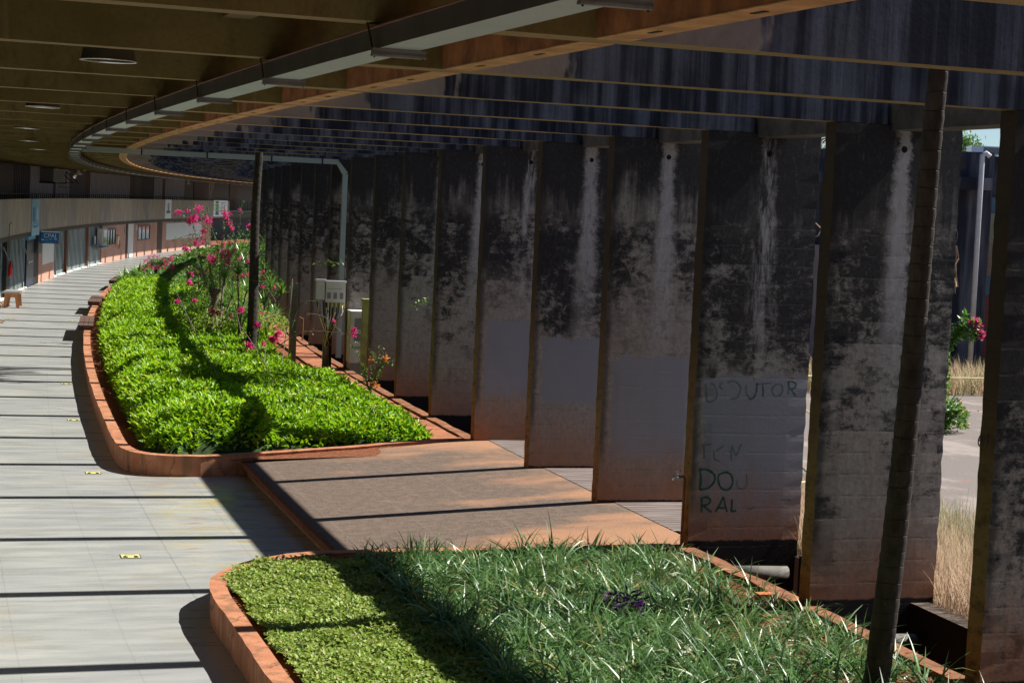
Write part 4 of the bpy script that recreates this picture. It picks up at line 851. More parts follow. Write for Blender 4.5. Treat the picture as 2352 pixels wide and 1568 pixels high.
for k, (t, i) in enumerate(stk):
    lab = ('%s yellow footprint sticker along the planter kerb, counting away from the camera' % ORD[k]) if k < 8 else ('%s yellow footprint sticker in the short row beside the building, counting away from the camera' % ORD[k-8])
    if proto is None:
        P = W(t, i, 0); proto = empty('floor_sticker', P, lab, 'sticker', 'yellow distance stickers on the floor'); proto.rotation_euler = (0, 0, -ang(i)); bpy.context.view_layer.update()
        def lb(name, boxes, mat):
            V = []; F = []
            for x0, x1, y0, y1, z in boxes: b = len(V); V += [(x0, y0, z), (x1, y0, z), (x1, y1, z), (x0, y1, z)]; F.append((b, b+1, b+2, b+3))
            me = bpy.data.meshes.new(name); me.from_pydata(V, [], F); me.materials.append(mat); me.update(); o = bpy.data.objects.new(name, me); COL.objects.link(o); o.parent = proto
        lb('border', [(-.115, .115, -.11, .11, .0035)], MBLK); lb('sheet', [(-.105, .105, -.10, .10, .0062)], MYEL)
        lb('footprint', [(-.085, -.035, -.085, -.03, .0088), (-.075, -.045, -.02, .005, .0088), (.035, .085, -.085, -.03, .0088), (.045, .075, -.02, .005, .0088), (-.06, .06, .06, .07, .0088)], MBLK)
    else:
        o = proto.copy(); COL.objects.link(o); o.location = W(t, i, 0); o.rotation_euler = (0, 0, -ang(i)); o['label'] = lab
        for ch in proto.children: c = ch.copy(); COL.objects.link(c); c.parent = o
#VEGETATION
exec_veg = True
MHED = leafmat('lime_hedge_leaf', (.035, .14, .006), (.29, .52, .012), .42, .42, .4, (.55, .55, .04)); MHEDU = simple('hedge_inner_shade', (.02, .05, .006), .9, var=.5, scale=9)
MCOV = leafmat('round_ground_cover_leaf', (.12, .21, .022), (.36, .47, .09), .35, .5, .35, (.42, .38, .16)); MGRS = leafmat('long_grass_blade', (.014, .062, .016), (.17, .32, .105), .30, .40, .5, (.34, .32, .10))
MDRY = leafmat('dry_tall_grass_blade', (.42, .30, .18), (.66, .50, .36), .4, .6, .3, (.16, .24, .06)); MMIX = leafmat('mixed_shrub_leaf', (.035, .11, .015), (.12, .26, .03), .4, .4, .5)
MDRAC = leafmat('strap_leaf', (.04, .13, .02), (.20, .38, .07), .35, .3, .6, (.35, .34, .10)); MBRACT = leafmat('magenta_bract', (.42, .012, .12), (.85, .06, .32), .5, .6, .2); MORB = leafmat('orange_bract', (.75, .20, .03), (.85, .42, .12), .5, .6, .2)
MTWIG = simple('grey_bougainvillea_cane', (.17, .13, .11), .8, var=.4, scale=20); MPURP = leafmat('purple_leaf', (.05, .01, .09), (.13, .04, .20), .3, .4, .4); MFROND = leafmat('palm_frond_leaf', (.03, .09, .02), (.09, .20, .04), .3, .35, .6)
def inv_edge(x, w): return np.clip(x/w, 0, 1)
def hedge_h(t, s):
    front = s-(13.98+.27*(t+5.3)); front = np.where(t < -4.7, s-(14.0+1.1*np.clip((-4.7-t), 0, 1)**2), front)
    rb = np.interp(s, [14, 18.3, 23, 26, 30, 36, 60], [-.62, -.42, -.5, -1.1, -1.2, -.5, -.3])
    e = np.minimum(np.minimum(inv_edge(t+5.22, .45), inv_edge(rb-t, .45)), inv_edge(front, .35)); e = np.sqrt(np.clip(e, 0, 1))
    H = np.interp(s, [13, 26, 40, 56, 60], [.44, .42, .45, .5, .4])*(1+np.where(t < -3.3, .12, -.18))
    return e*H*(1+.30*lump(t*1.15, s*1.2)+.17*lump(t*3.1+1, s*3.3)+.08*lump(t*6+1, s*6.3))*(s < 57)
def hedge(name, s0, s1, dens_, L, lab):
    n = int(dens_*(s1-s0)*5.2); t = rng.uniform(-5.25, -.2, n); s = rng.uniform(s0, s1, n); h = hedge_h(t, s); k = h > .04; t, s, h = t[k], s[k], h[k]; n = len(t)
    sgap = lump(t*.8+3, s*.8) ; keep = rng.random(n) < (.55+.6*(lump(t*5.3, s*5.1) > -.15))*np.clip(1.15-.5*(t > -2.6)*(sgap > .25), 0, 1); t, s, h = t[keep], s[keep], h[keep]; n = len(t)
    u = 1-np.abs(rng.normal(0, .16, n)); low = rng.random(n) < .22; u = np.where(low, rng.random(n), u)
    z = .26+h*np.clip(u, .05, 1.05)+rng.exponential(.02, n)
    P = Wn(t, s, z); az = rng.uniform(0, 2*np.pi, n); el = rng.normal(.75, .35, n); D = np.stack([np.cos(az)*np.cos(el), np.sin(az)*np.cos(el), np.sin(el)], 1)
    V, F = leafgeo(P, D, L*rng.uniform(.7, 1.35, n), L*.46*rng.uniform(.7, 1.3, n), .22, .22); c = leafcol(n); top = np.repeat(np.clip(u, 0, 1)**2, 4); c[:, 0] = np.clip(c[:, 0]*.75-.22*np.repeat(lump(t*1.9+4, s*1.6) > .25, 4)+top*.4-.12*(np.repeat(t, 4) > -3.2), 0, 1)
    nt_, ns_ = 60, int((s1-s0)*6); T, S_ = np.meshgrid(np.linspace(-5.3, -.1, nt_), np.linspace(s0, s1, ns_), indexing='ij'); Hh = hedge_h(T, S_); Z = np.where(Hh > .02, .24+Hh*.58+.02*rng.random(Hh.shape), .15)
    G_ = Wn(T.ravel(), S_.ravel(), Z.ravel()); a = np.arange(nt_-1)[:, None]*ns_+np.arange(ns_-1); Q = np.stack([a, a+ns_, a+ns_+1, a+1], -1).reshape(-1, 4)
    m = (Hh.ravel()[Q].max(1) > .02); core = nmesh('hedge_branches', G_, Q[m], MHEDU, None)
    o = nmesh(name, V, F, MHED, None, c); core.parent = o; core.location = wloc(core)-wloc(o); return tag(o, lab, 'hedge', None, 'stuff')
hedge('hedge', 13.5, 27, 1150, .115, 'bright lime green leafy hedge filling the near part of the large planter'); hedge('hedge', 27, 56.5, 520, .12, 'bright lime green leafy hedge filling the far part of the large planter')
def cover(name, tr_, sr_, n, L, mat, zf, lab, cat='ground cover', maskf=None):
    t = rng.uniform(*tr_, n); s = rng.uniform(*sr_, n)
    if maskf is not None: k = maskf(t, s); t, s = t[k], s[k]
    n = len(t); z = zf(t, s)*rng.uniform(.75, 1.1, n)+.22; P = Wn(t, s, z); az = rng.uniform(0, 2*np.pi, n); el = rng.normal(.45, .35, n); D = np.stack([np.cos(az)*np.cos(el), np.sin(az)*np.cos(el), np.sin(el)], 1)
    V, F = leafgeo(P, D, L*rng.uniform(.6, 1.4, n), L*.8*rng.uniform(.7, 1.2, n), .15, .15); return tag(nmesh(name, V, F, mat, None, leafcol(n)), lab, cat, None, 'stuff')
def cmask(t, s):
    corner = np.hypot(np.minimum(t+4.25, 0), np.maximum(s-4.95, 0)) < 1.1+.05*lump(t*3, s*3); right = t < -3.55-.06*(s-3)+.22*lump(t, s*2)
    return corner & (t > -5.38) & right
def czf(t, s): return .10+.045*lump(t*1.6, s*1.6)+.02*lump(t*5, s*5)
cover('ground_cover', (-5.4, -2.6), (-4, 6.2), 64000, .042, MCOV, czf, 'carpet of small round leaved plants in the left half of the foreground planter', maskf=cmask)
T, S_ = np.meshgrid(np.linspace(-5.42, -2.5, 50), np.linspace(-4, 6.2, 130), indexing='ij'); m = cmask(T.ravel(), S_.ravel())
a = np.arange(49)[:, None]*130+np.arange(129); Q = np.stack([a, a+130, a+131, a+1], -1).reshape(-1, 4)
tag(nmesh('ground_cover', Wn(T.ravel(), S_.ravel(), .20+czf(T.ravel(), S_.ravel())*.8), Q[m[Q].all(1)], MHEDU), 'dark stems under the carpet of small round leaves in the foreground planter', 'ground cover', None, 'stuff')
# long-bladed grass
nt_ = 2300; t = rng.uniform(-3.75, -.14, nt_); s = rng.uniform(-4.5, 5.95, nt_); gap = lump(t*1.1+2, s*1.1+1)
k = (gap < .60+.14*rng.random(nt_)) & ~((lump(t*2.2+5, s*2.0) > .5) & (rng.random(nt_) < .6)) & ~((t > -.55) & (rng.random(nt_) < .45)) & ~((t < -3.1) & (rng.random(nt_) < .35)) & (np.hypot(t+1.86, s-2.94) > .2); t, s = t[k], s[k]; nt_ = len(t)
nb = 28; ti = np.repeat(np.arange(nt_), nb); n = len(ti); sz = (rng.uniform(.75, 1.35, nt_)*(1.12+.30*lump(t*1.9+1, s*1.7)))[ti]; lean = rng.normal(0, .12, (nt_, 2))[ti]
P = Wn(t[ti]+rng.normal(0, .022, n), s[ti]+rng.normal(0, .022, n), np.full(n, .24)); az = rng.uniform(0, 2*np.pi, n)+0*lean[:, 0]
V, F, m_ = bladegeo(P, az, np.abs(rng.normal(.42, .3, n)), sz*rng.uniform(.17, .40, n), rng.uniform(.018, .034, n), rng.uniform(.5, 2.2, n), 5, .7)
tag(nmesh('long_grass', V, F, MGRS, None, leafcol(n, m_)), 'clumps of long bladed green border grass in the right half of the foreground planter', 'grass', None, 'stuff')
n = 5200; t = rng.uniform(-3.4, -.2, n); s = rng.uniform(-4.5, 5.9, n); V, F = leafgeo(Wn(t, s, .26+.05*rng.random(n)), np.stack([rng.normal(0, 1, n), rng.normal(0, 1, n), rng.normal(.2, .2, n)], 1), rng.uniform(.05, .16, n), rng.uniform(.006, .014, n), .1, .1)
MLIT = leafmat('dry_litter', (.20, .11, .05), (.42, .30, .17), .1, .8, .1); tag(nmesh('leaf_litter', V, F, MLIT, None, leafcol(n)), 'dry straw and leaf litter on the red soil between the grass clumps', 'leaf litter', None, 'stuff')
def shrub(name, c, rad, h, n, L, mat, lab, cat, W_=.45, group=None):
    th = rng.uniform(0, 2*np.pi, n); r = rad*np.sqrt(rng.random(n)); z = h*rng.random(n)**.7*(1-.5*(r/rad)**2); P = np.stack([c.x+r*np.cos(th), c.y+r*np.sin(th), c.z+z], 1)
    az = th+rng.normal(0, .8, n); el = rng.normal(.5, .4, n); D = np.stack([np.cos(az)*np.cos(el), np.sin(az)*np.cos(el), np.sin(el)], 1); V, F = leafgeo(P, D, L*rng.uniform(.7, 1.3, n), L*W_*rng.uniform(.7, 1.2, n), .25, .2)
    return tag(nmesh(name, V, F, mat, None, leafcol(n)), lab, cat, group)
shrub('purple_plant', WS(-1.86, 2.94, .26), .20, .33, 150, .12, MPURP, 'small purple leaved plant among the long grass in the foreground planter', 'plant', .22)
tag(PB().box(-1.40, -1.36, 3.38, 3.40, .25, .50).build('stake', MBFRM), 'short blue grey stake stuck in the foreground grass beside the purple plant', 'stake')
# far planting beyond the hedge
def fzf(t, s): return .26+.12*lump(t, s*.6)
cover('ground_cover', (-5.35, -.3), (57, 93), 15000, .16, MMIX, fzf, 'low green planting in the far end of the large planter')
def rosette(c, n, L, up_, w=.035):
    az = rng.uniform(0, 2*np.pi, n); P = np.tile(np.array(c), (n, 1))+rng.normal(0, .01, (n, 3)); return bladegeo(P, az, rng.uniform(.1, 1.25, n), L*rng.uniform(.7, 1.1, n), np.full(n, w)*rng.uniform(.8, 1.2, n), rng.uniform(.2, .8, n), 4)
def drac(base, heads, lab, trunk_r=.04, L=.42, n=38):
    e = empty('dracaena', base, lab, 'shrub', 'spiky dracaena plants'); Vs = []; Fs = []; b = 0; pb = PB()
    for h in heads:
        hp_ = base+Vector(h); mid = base+Vector((h[0]*.35, h[1]*.35, h[2]*.5)); pb.tube([base, mid, hp_], [trunk_r*.6, trunk_r*.5, trunk_r*.4], 7)
        V, F, m_ = rosette(hp_, n, L, 1); Vs.append(V); Fs.append(F+b); b += len(V)
    pb.build('trunk', MTWIG, e, True, plan=False); V = np.concatenate(Vs); nmesh('leaves', V, np.concatenate(Fs), MDRAC, e, leafcol(len(V)//10, 10))
drac(at(500, 790, 47), [(-.25, .2, 1.3), (.1, .1, 1.7), (.35, -.1, 1.25), (.05, .4, 1.0)], 'tall many headed dracaena under the bougainvillea left of the far palm', .06, .5, 46)
drac(at(548, 770, 45), [(.15, .1, 1.1), (-.1, .2, 1.5), (.3, .3, .75)], 'dark green dracaena close to the left side of the far palm trunk', .05, .5, 46)
drac(at(610, 770, 46), [(.1, 0, 1.2), (.35, .2, 1.05), (-.1, .2, .8), (.25, -.2, .5)], 'bright dracaena with star shaped heads right of the far palm trunk', .04, .45, 46)
drac(at(585, 735, 52), [(0, 0, 1.9), (-.3, .1, 1.5), (.2, .1, 1.4)], 'slender dracaena standing behind the far palm trunk', .04, .5, 40)
drac(at(455, 690, 60), [(0, 0, 1.0), (-.35, .1, .7), (.3, .1, .8)], 'low dracaena behind the bougainvillea near the far planter', .04, .5, 40)
drac(at(560, 700, 56), [(.2, 0, 1.2), (-.2, .1, 1.5)], 'dracaena behind the pink flowers with pale strap leaves', .04, .55, 40)
for k, (x, y, Y, rad, h) in enumerate(((470, 745, 46, .8, .7), (535, 735, 48, .8, .9), (590, 725, 47, .6, .7), (505, 700, 51, 1.0, 1.0), (560, 665, 55, 1.1, 1.2), (440, 690, 54, .9, .5), (620, 745, 45, .5, .5), (520, 640, 60, 1.3, 1.3), (575, 620, 62, 1.2, 1.6))):
    shrub('leafy_shrub', at(x, y+8, Y)-Vector((0, 0, .1)), rad, h, int(1300*rad), .085, MMIX if k % 3 else MCOV, ['low leafy shrub at the left foot of the tall dracaena', 'leafy shrub between the dracaenas and the far palm', 'leafy shrub immediately behind the far palm trunk', 'leafy shrub under the middle of the magenta bougainvillea', 'tall leafy shrub left of the far palm at mid height', 'low shrub at the left edge of the bougainvillea', 'small shrub right of the far palm foot', 'rounded shrub behind the bougainvillea flowers', 'tallest leafy shrub behind the far palm trunk'][k], 'shrub', .5, 'leafy shrubs around the bougainvillea')
tr2 = PB(); B = at(480, 770, 46.5)
tr2.tube([B, B+Vector((.02, 0, .5)), B+Vector((.12, 0, .95)), B+Vector((.16, 0, 1.2))], [.11, .10, .085, .12], 9)
V, F, m_ = rosette(B+Vector((.13, 0, 1.0)), 60, .4, 1, .02); o = tr2.build('dead_stump', MTWIG, None, True, plan=False); tag(o, 'shaggy brown dead trunk with dry fibres below the bougainvillea', 'stump'); nmesh('dry_fibre', V, F, MLIT, o, leafcol(60, m_))
for k in range(4):
    B = at(*((300, 634), (285, 640), (318, 628), (335, 640))[k], (78, 74, 80, 70)[k]); V, F, m_ = rosette(B-Vector((0, 0, .15)), 20, .75, 1, .11)
    tag(nmesh('agave', V, F, MDRAC, None, leafcol(20, m_)), ['broad leaved agave spilling over the kerb nearest the farthest kerb seat', 'broad leaved agave, leftmost one at the kerb corner', 'broad leaved agave behind the kerb corner pair', 'broad leaved agave next to the low pink flowered bush'][k], 'plant', 'agaves at the planter edge')
# bougainvillea
def cane_plant(base, canes, lab, mat_fl=MBRACT, leaf=.05, lden=26, fl=(), r=.011, flr=.10, fln=46):
    e = empty('bougainvillea', base, lab, 'shrub', 'bougainvillea shrubs'); pb = PB(); Pn = []
    for c in canes:
        pts = smooth_path([Vector(p) for p in c], 5); pb.tube(pts, [r*(1-.75*k/len(pts)) for k in range(len(pts))], 5)
        for k in range(len(pts)-1):
            L = (pts[k+1]-pts[k]).length; m = rng.poisson(L*lden)
            for _ in range(m): Pn.append(pts[k].lerp(pts[k+1], rng.random())+Vector(rng.normal(0, .035, 3)))
    pb.build('canes', MTWIG, e, True, plan=False)
    if Pn:
        P = np.array(Pn); n = len(P); D = rng.normal(0, 1, (n, 3)); V, F = leafgeo(P, D, leaf*rng.uniform(.6, 1.4, n), leaf*.6, .1, .2); nmesh('leaves', V, F, MMIX, e, leafcol(n))
    Q = []
    for f in fl:
        p, rr, nn = f; Q.append(np.array(p)+rng.normal(0, rr*.40, (int(nn*1.3), 3)))
    if Q:
        P = np.concatenate(Q); n = len(P); D = rng.normal(0, 1, (n, 3)); V, F = leafgeo(P, D, .055*rng.uniform(.7, 1.3, n), .045, .05, .25); nmesh('flowers', V, F, mat_fl, e, leafcol(n))
    return e
A_ = lambda x, y, Y: at(x, y, Y)
# main bush
base = A_(520, 760, 50); canes = []; fl = []
r_ = random.Random(3)
for k in range(46):
    tx = r_.uniform(430, 600); ty = r_.uniform(490, 640) if r_.random() < .8 else r_.uniform(600, 700); Y = r_.uniform(48, 52)
    canes.append([base+Vector((r_.uniform(-.3, .3), r_.uniform(-.3, .3), 0)), A_(500+(tx-500)*.4, 660, Y), A_(tx, ty-12, Y), A_(tx+(tx-510)*.18, ty+8, Y)])
    if r_.random() < .75: fl.append((A_(tx+(tx-510)*.12, ty, Y), r_.uniform(.05, .11), r_.randint(8, 26)))
canes += [[A_(500, 560, 50), A_(475, 505, 50), A_(440, 480, 50), A_(404, 482, 50)], [A_(505, 560, 50), A_(470, 520, 50), A_(430, 500, 50), A_(415, 505, 50)], [A_(540, 560, 50), A_(550, 520, 50), A_(552, 490, 50), A_(556, 470, 50), A_(562, 460, 50)],
          [A_(530, 540, 50), A_(525, 500, 50), A_(505, 478, 50), A_(490, 470, 50)], [A_(480, 560, 50), A_(450, 538, 50), A_(420, 545, 50), A_(398, 552, 50)], [A_(540, 560, 50), A_(530, 510, 50), A_(508, 488, 50), A_(488, 480, 50)]]
for x, y, rr, nn in ((414, 487, .10, 26), (431, 486, .08, 22), (456, 480, .13, 50), (447, 504, .16, 90), (436, 508, .12, 60), (478, 507, .13, 60), (402, 493, .05, 12), (520, 493, .14, 60), (528, 513, .08, 20), (576, 520, .12, 50), (450, 558, .11, 50), (426, 572, .09, 40), (488, 596, .17, 100), (520, 585, .2, 140), (524, 604, .16, 90), (468, 531, .1, 40), (550, 483, .03, 8)): fl.append((A_(x, y, 49.6), rr, nn))
cane_plant(base, canes, 'large magenta flowering bougainvillea in front of the white directory sign', fl=fl, leaf=.055, lden=34)
# low bush far left
base = A_(360, 625, 76); canes = []; fl = []
for k in range(26):
    tx = r_.uniform(328, 405); ty = r_.uniform(588, 618); Y = r_.uniform(74, 78); canes.append([base, A_(360+(tx-360)*.5, 600, Y), A_(tx, ty, Y)]); fl.append((A_(tx, ty, Y), r_.uniform(.10, .18), r_.randint(10, 34)))
cane_plant(base, canes, 'low rounded bougainvillea bush with pink flowers on the hedge far end', fl=fl, leaf=.07, lden=40, r=.014)
# thin canes over the hedge
base = A_(586, 850, 39.5)
canes = [[A_(560, 935, 33), A_(500, 860, 33.5), A_(440, 745, 34), A_(398, 655, 35)], [base, A_(620, 810, 39), A_(690, 765, 39), A_(760, 762, 39), A_(810, 770, 39)], [base, A_(600, 740, 39), A_(640, 715, 40), A_(600, 650, 41), A_(520, 640, 42)],
         [A_(640, 895, 36), A_(600, 820, 37), A_(540, 735, 39), A_(480, 690, 40)], [base, A_(610, 790, 39), A_(600, 880, 38)], [A_(570, 880, 37), A_(600, 862, 37), A_(660, 866, 36.5), A_(725, 880, 36)], [base, A_(560, 790, 40), A_(540, 700, 41), A_(525, 650, 41)],
         [A_(640, 880, 37), A_(655, 780, 38), A_(668, 690, 38), A_(672, 640, 38.5)], [A_(668, 760, 38), A_(690, 700, 38), A_(735, 690, 38)], [A_(450, 650, 45), A_(560, 612, 44), A_(630, 660, 43), A_(640, 700, 43)], [A_(520, 800, 41), A_(505, 745, 41), A_(560, 700, 41)],
         [A_(700, 720, 38.5), A_(745, 728, 38.5), A_(790, 770, 38.5)]]
fl = [(A_(x, y, Y), rr, nn) for x, y, Y, rr, nn in ((812, 757, 39, .05, 26), (813, 770, 39, .05, 30), (592, 863, 38, .10, 70), (612, 863, 38, .06, 28), (560, 883, 37.5, .06, 26), (630, 778, 38.5, .13, 110), (640, 765, 38.5, .08, 40), (590, 747, 40, .09, 50), (572, 795, 39, .10, 60), (605, 789, 38, .04, 14), (553, 712, 41, .09, 50), (487, 715, 41, .10, 50), (500, 718, 41, .06, 26), (530, 727, 41, .04, 14), (448, 690, 43, .06, 24), (408, 692, 43, .06, 22), (436, 650, 44, .10, 40), (595, 745, 39, .05, 20), (600, 718, 41, .04, 12), (546, 884, 37.5, .04, 12), (440, 917, 34, .02, 6), (768, 738, 38.5, .03, 8), (630, 660, 43, .05, 10))]
cane_plant(base, canes, 'sprawling bare bougainvillea canes with pink clusters arching over the lime hedge', fl=fl, leaf=.05, lden=7, r=.014)
base = A_(848, 900, 34); canes = [[base, A_(855, 860, 34), A_(862, 830, 34), A_(850, 800, 34)], [base, A_(870, 850, 34), A_(885, 832, 34), A_(908, 828, 34)], [base, A_(840, 860, 34), A_(822, 820, 34), A_(812, 790, 34)], [base, A_(866, 862, 34), A_(880, 815, 34), A_(872, 800, 34)], [base, A_(838, 850, 34), A_(868, 845, 34)]]
cane_plant(base, canes, 'small orange flowering bougainvillea at the trench kerb in front of the yellow green pillar', MORB, .05, 70, [(A_(x, y, 34), rr, nn) for x, y, rr, nn in ((886, 824, .05, 26), (851, 826, .03, 12), (858, 882, .05, 26), (845, 897, .05, 24), (866, 886, .03, 10), (835, 870, .02, 6))])
# sprig growing out of the pillars
cane_plant(A_(760, 606, 43), [[A_(722, 606, 43.3), A_(745, 602, 43), A_(775, 604, 42.5), A_(790, 604, 42.3)]], 'thin green sprig crossing in front of the grey vertical duct', leaf=.08, lden=20)
cane_plant(A_(975, 693, 33), [[A_(950, 700, 33.5), A_(968, 693, 33.2), A_(988, 692, 32.8)]], 'tiny green sprig growing from the brown stained fin pillar', leaf=.07, lden=45)
# courtyard climbing bougainvillea
Y = 34; base = A_(2165, 985, Y); canes = [[base, A_(2160, 900, Y), A_(2168, 830, Y), A_(2180, 785, Y), A_(2208, 768, Y), A_(2256, 772, Y)], [base, A_(2165, 870, Y), A_(2170, 810, Y), A_(2190, 777, Y), A_(2212, 755, Y), A_(2250, 742, Y)], [A_(2205, 768, Y), A_(2212, 745, Y), A_(2218, 722, Y)], [base, A_(2172, 955, Y), A_(2210, 940, Y)], [base, A_(2185, 960, Y), A_(2208, 968, Y)], [base, A_(2160, 930, Y), A_(2152, 880, Y)]]
cane_plant(base, canes, 'arching bougainvillea with two pink heads in the courtyard between the two right pillars', leaf=.13, lden=130, fl=[(A_(2243, 741, Y), .10, 110), (A_(2252, 768, Y), .09, 90), (A_(2230, 741, Y), .04, 20)], r=.02)
shrub('weed_bush', A_(2178, 985, 34.5), .34, .62, 900, .09, MMIX, 'leafy weed bush with orange specks at the foot of the courtyard bougainvillea', 'bush'); n = 60; c0 = A_(2175, 950, 34.3); V, F = leafgeo(np.array(c0)+rng.normal(0, 1, (n, 3))*[.25, .1, .18], rng.normal(0, 1, (n, 3)), np.full(n, .05), .05); tag(nmesh('orange_blooms', V, F, MORB, None, leafcol(n)), 'scattered orange blooms above the weed bush in the courtyard', 'flowers', None, 'stuff')
# palms
def palm(p0, p1, r0, r1, crown_z, lab, seed, nf=15):
    e = empty('palm_tree', p0, lab, 'palm', 'leaning palms growing through the roof beams'); d = (p1-p0); k = (crown_z-p0.z)/d.z; top = p0+d*k; H = top.z-p0.z; n = int(H/.045); nn = 20; V = []; F = []; rr_ = random.Random(seed)
    for j in range(n+1):
        u = j/n; c = p0.lerp(top, u)+Vector((.05*math.sin(u*5+seed), .03*math.sin(u*7), 0))*math.sin(math.pi*u); r = (r0+(r1-r0)*min(1, u*crown_z/5.3)); ph = (j % 3)/3; r *= (1.0 if j % 3 else 1.045)+rr_.uniform(-.008, .008)
        for q_ in range(nn): a = 2*math.pi*q_/nn; w = 1+.025*math.sin(3*a+seed)+.012*rr_.uniform(-1, 1); V.append((c.x+r*w*math.cos(a), c.y+r*w*math.sin(a), c.z))
    for j in range(n):
        for q_ in range(nn): q2 = (q_+1) % nn; F.append((j*nn+q_, j*nn+q2, (j+1)*nn+q2, (j+1)*nn+q_))
    link_mesh('trunk', V, F, MPALM, e, True, origin=p0)
    Vs = []; Fs = []; b = 0; pb = PB()
    for f in range(nf):
        az = 2*math.pi*f/nf+rr_.uniform(-.2, .2); el = rr_.uniform(.1, 1.1); L = rr_.uniform(1.9, 2.5); pts = []; p = top.copy()
        for s_ in range(13): u = s_/12; ee = el-u*1.5; pts.append(p.copy()); p = p+Vector((math.cos(az)*math.cos(ee), math.sin(az)*math.cos(ee), math.sin(ee)))*(L/12)
        pb.tube(pts, [.022*(1-.8*s_/12) for s_ in range(13)], 5)
        P = []; D = []
        for s_ in range(2, 13):
            dd = (pts[s_]-pts[s_-1]).normalized(); sd = dd.cross(Vector((0, 0, 1))).normalized()
            for rep in range(3):
                pp = pts[s_-1].lerp(pts[s_], rep/3)
                for sg_ in (-1, 1): P.append(pp); D.append(dd*.5+sd*sg_-Vector((0, 0, .35)))
        P = np.array(P); D = np.array(D); V_, F_ = leafgeo(P, D, np.full(len(P), .52), np.full(len(P), .045), .15, .1, np.zeros(len(P))); Vs.append(V_); Fs.append(F_+b); b += len(V_)
    V_ = np.concatenate(Vs); pb.build('frond_stems', MTWIG, e, True, plan=False); nmesh('fronds', V_, np.concatenate(Fs), MFROND, e, leafcol(len(V_)//4))
palm(Vector(W(-.80, .03, .2)), atz(2166, 165, 5.27), .108, .068, 8.2, 'near leaning palm with a dark ringed trunk rising from the foreground grass', 1)
palm(Vector(W(-1.94, 9.49, .2)), atz(600, 332, 5.36), .125, .085, 7.3, 'far palm with a dark ringed trunk rising from the lime green hedge', 2)
palm(Vector(W(3.0, 6.9, .2)), Vector(W(3.1, 7.1, 5.3)), .12, .08, 7.4, 'unseen palm added in the courtyard behind the concrete fin pillars to throw shadow on the hedge', 5, 13)  # unseen palm, added so its crown casts shadow patches on the hedge
# tall dry grass beyond the pillars, and the strip at the back wall
def tallgrass(tr_, sr_, n, h, w, lab, green=None, zb=.30):
    t = rng.uniform(*tr_, n); s = rng.uniform(*sr_, n); V, F, m_ = bladegeo(Wn(t, s, np.full(n, zb)), rng.uniform(0, 2*np.pi, n), np.abs(rng.normal(.08, .1, n)), h*rng.uniform(.55, 1.1, n), np.full(n, w), rng.uniform(.1, .9, n), 4); c = rng.random((n, 2))
    if green is not None: c[:, 1] = np.where(rng.random(n) < green, .97, c[:, 1]*.85)
    return tag(nmesh('tall_dry_grass', V, F, MDRY, None, np.repeat(c, m_, 0)), lab, 'grass', None, 'stuff')
tallgrass((1.42, 3.0), (1.4, 8.2), 9000, .62, .007, 'straw coloured tall grass just outside the pillars behind the near palm', .06); tallgrass((2.4, 4.2), (3.5, 9.5), 5000, .6, .007, 'greener tall grass behind the straw coloured clump in the courtyard', .55)
tallgrass((1.42, 2.1), (5, 6.2), 500, .35, .006, 'few dry stalks at the outer foot of the graffiti pillar', .3); tallgrass((9.0, 19), (24.5, 28.3), 9000, .75, .02, 'band of dry grass at the foot of the dark back wall', .35)
tallgrass((7, 10.5), (26.5, 31), 4000, 1.5, .02, 'tall brown weeds beside the back wall seen through the narrow pillar gap', .25)
tag(PB().tube([(8.5, 24.0, .72), (13, 24.6, .70), (18.5, 24.2, .78)], .02, 6).build('barrier_rope', MTAPE), 'pale yellow rope stretched in front of the band of dry grass', 'rope'); tag(PB().tube([(1.5, 6.6, 1.0), (4.0, 8.0, 1.0), (8.5, 24.0, .72)], .012, 6).build('barrier_rope', MTAPE), 'thin yellow tape tied to a stick just outside the graffiti pillar', 'rope'); tag(PB().tube([(1.62, 5.9, .3), (1.62, 5.9, 1.25)], .014, 6).build('bamboo_stick', MRATT), 'thin yellow stick standing outside the graffiti pillar', 'stick')
# ------------------------------------------------------------------ back building across the courtyard
bb = empty('flat_roofed_block', Vector((11, 46, .3)), 'dark streaked flat roofed block across the courtyard seen between the right pillars', 'building')
def wbox(name, x0, x1, y0, y1, z0, z1, mat, parent):
    pb = PB(); pb.v = [(x0, y0, z0), (x1, y0, z0), (x1, y1, z0), (x0, y1, z0), (x0, y0, z1), (x1, y0, z1), (x1, y1, z1), (x0, y1, z1)]; pb.f = [(3, 2, 1, 0), (4, 5, 6, 7), (0, 1, 5, 4), (1, 2, 6, 5), (2, 3, 7, 6), (3, 0, 4, 7)]; return pb.build(name, mat, parent, plan=False)
wbox('wall', 4, 8.0, 46.25, 54, .28, 5.80, MBACK, bb); wbox('wall', 8.0, 12.0, 46.2, 54, .28, 6.12, MBACK, bb); wbox('wall', 12.0, 26, 46.6, 54, .28, 6.05, MBACK, bb); wbox('roof_ledge', 3.6, 11.85, 45.3, 46.19, 5.15, 5.45, MBACK, bb); wbox('window_frame', 11.84, 12.9, 46.45, 46.58, .3, 5.0, MBFRM, bb); wbox('pane', 12.0, 12.75, 46.40, 46.44, 3.0, 4.6, MDGL, bb); wbox('red_panel', 12.0, 12.75, 46.40, 46.44, .5, 2.5, simple('dull_red_panel', (.18, .03, .025), .6), bb)
wbox('wall', 4.2, 7.75, 46.0, 46.19, .3, 3.6, simple('dusty_pink_render', (.20, .165, .17), .85, var=.25, scale=1.2), bb)
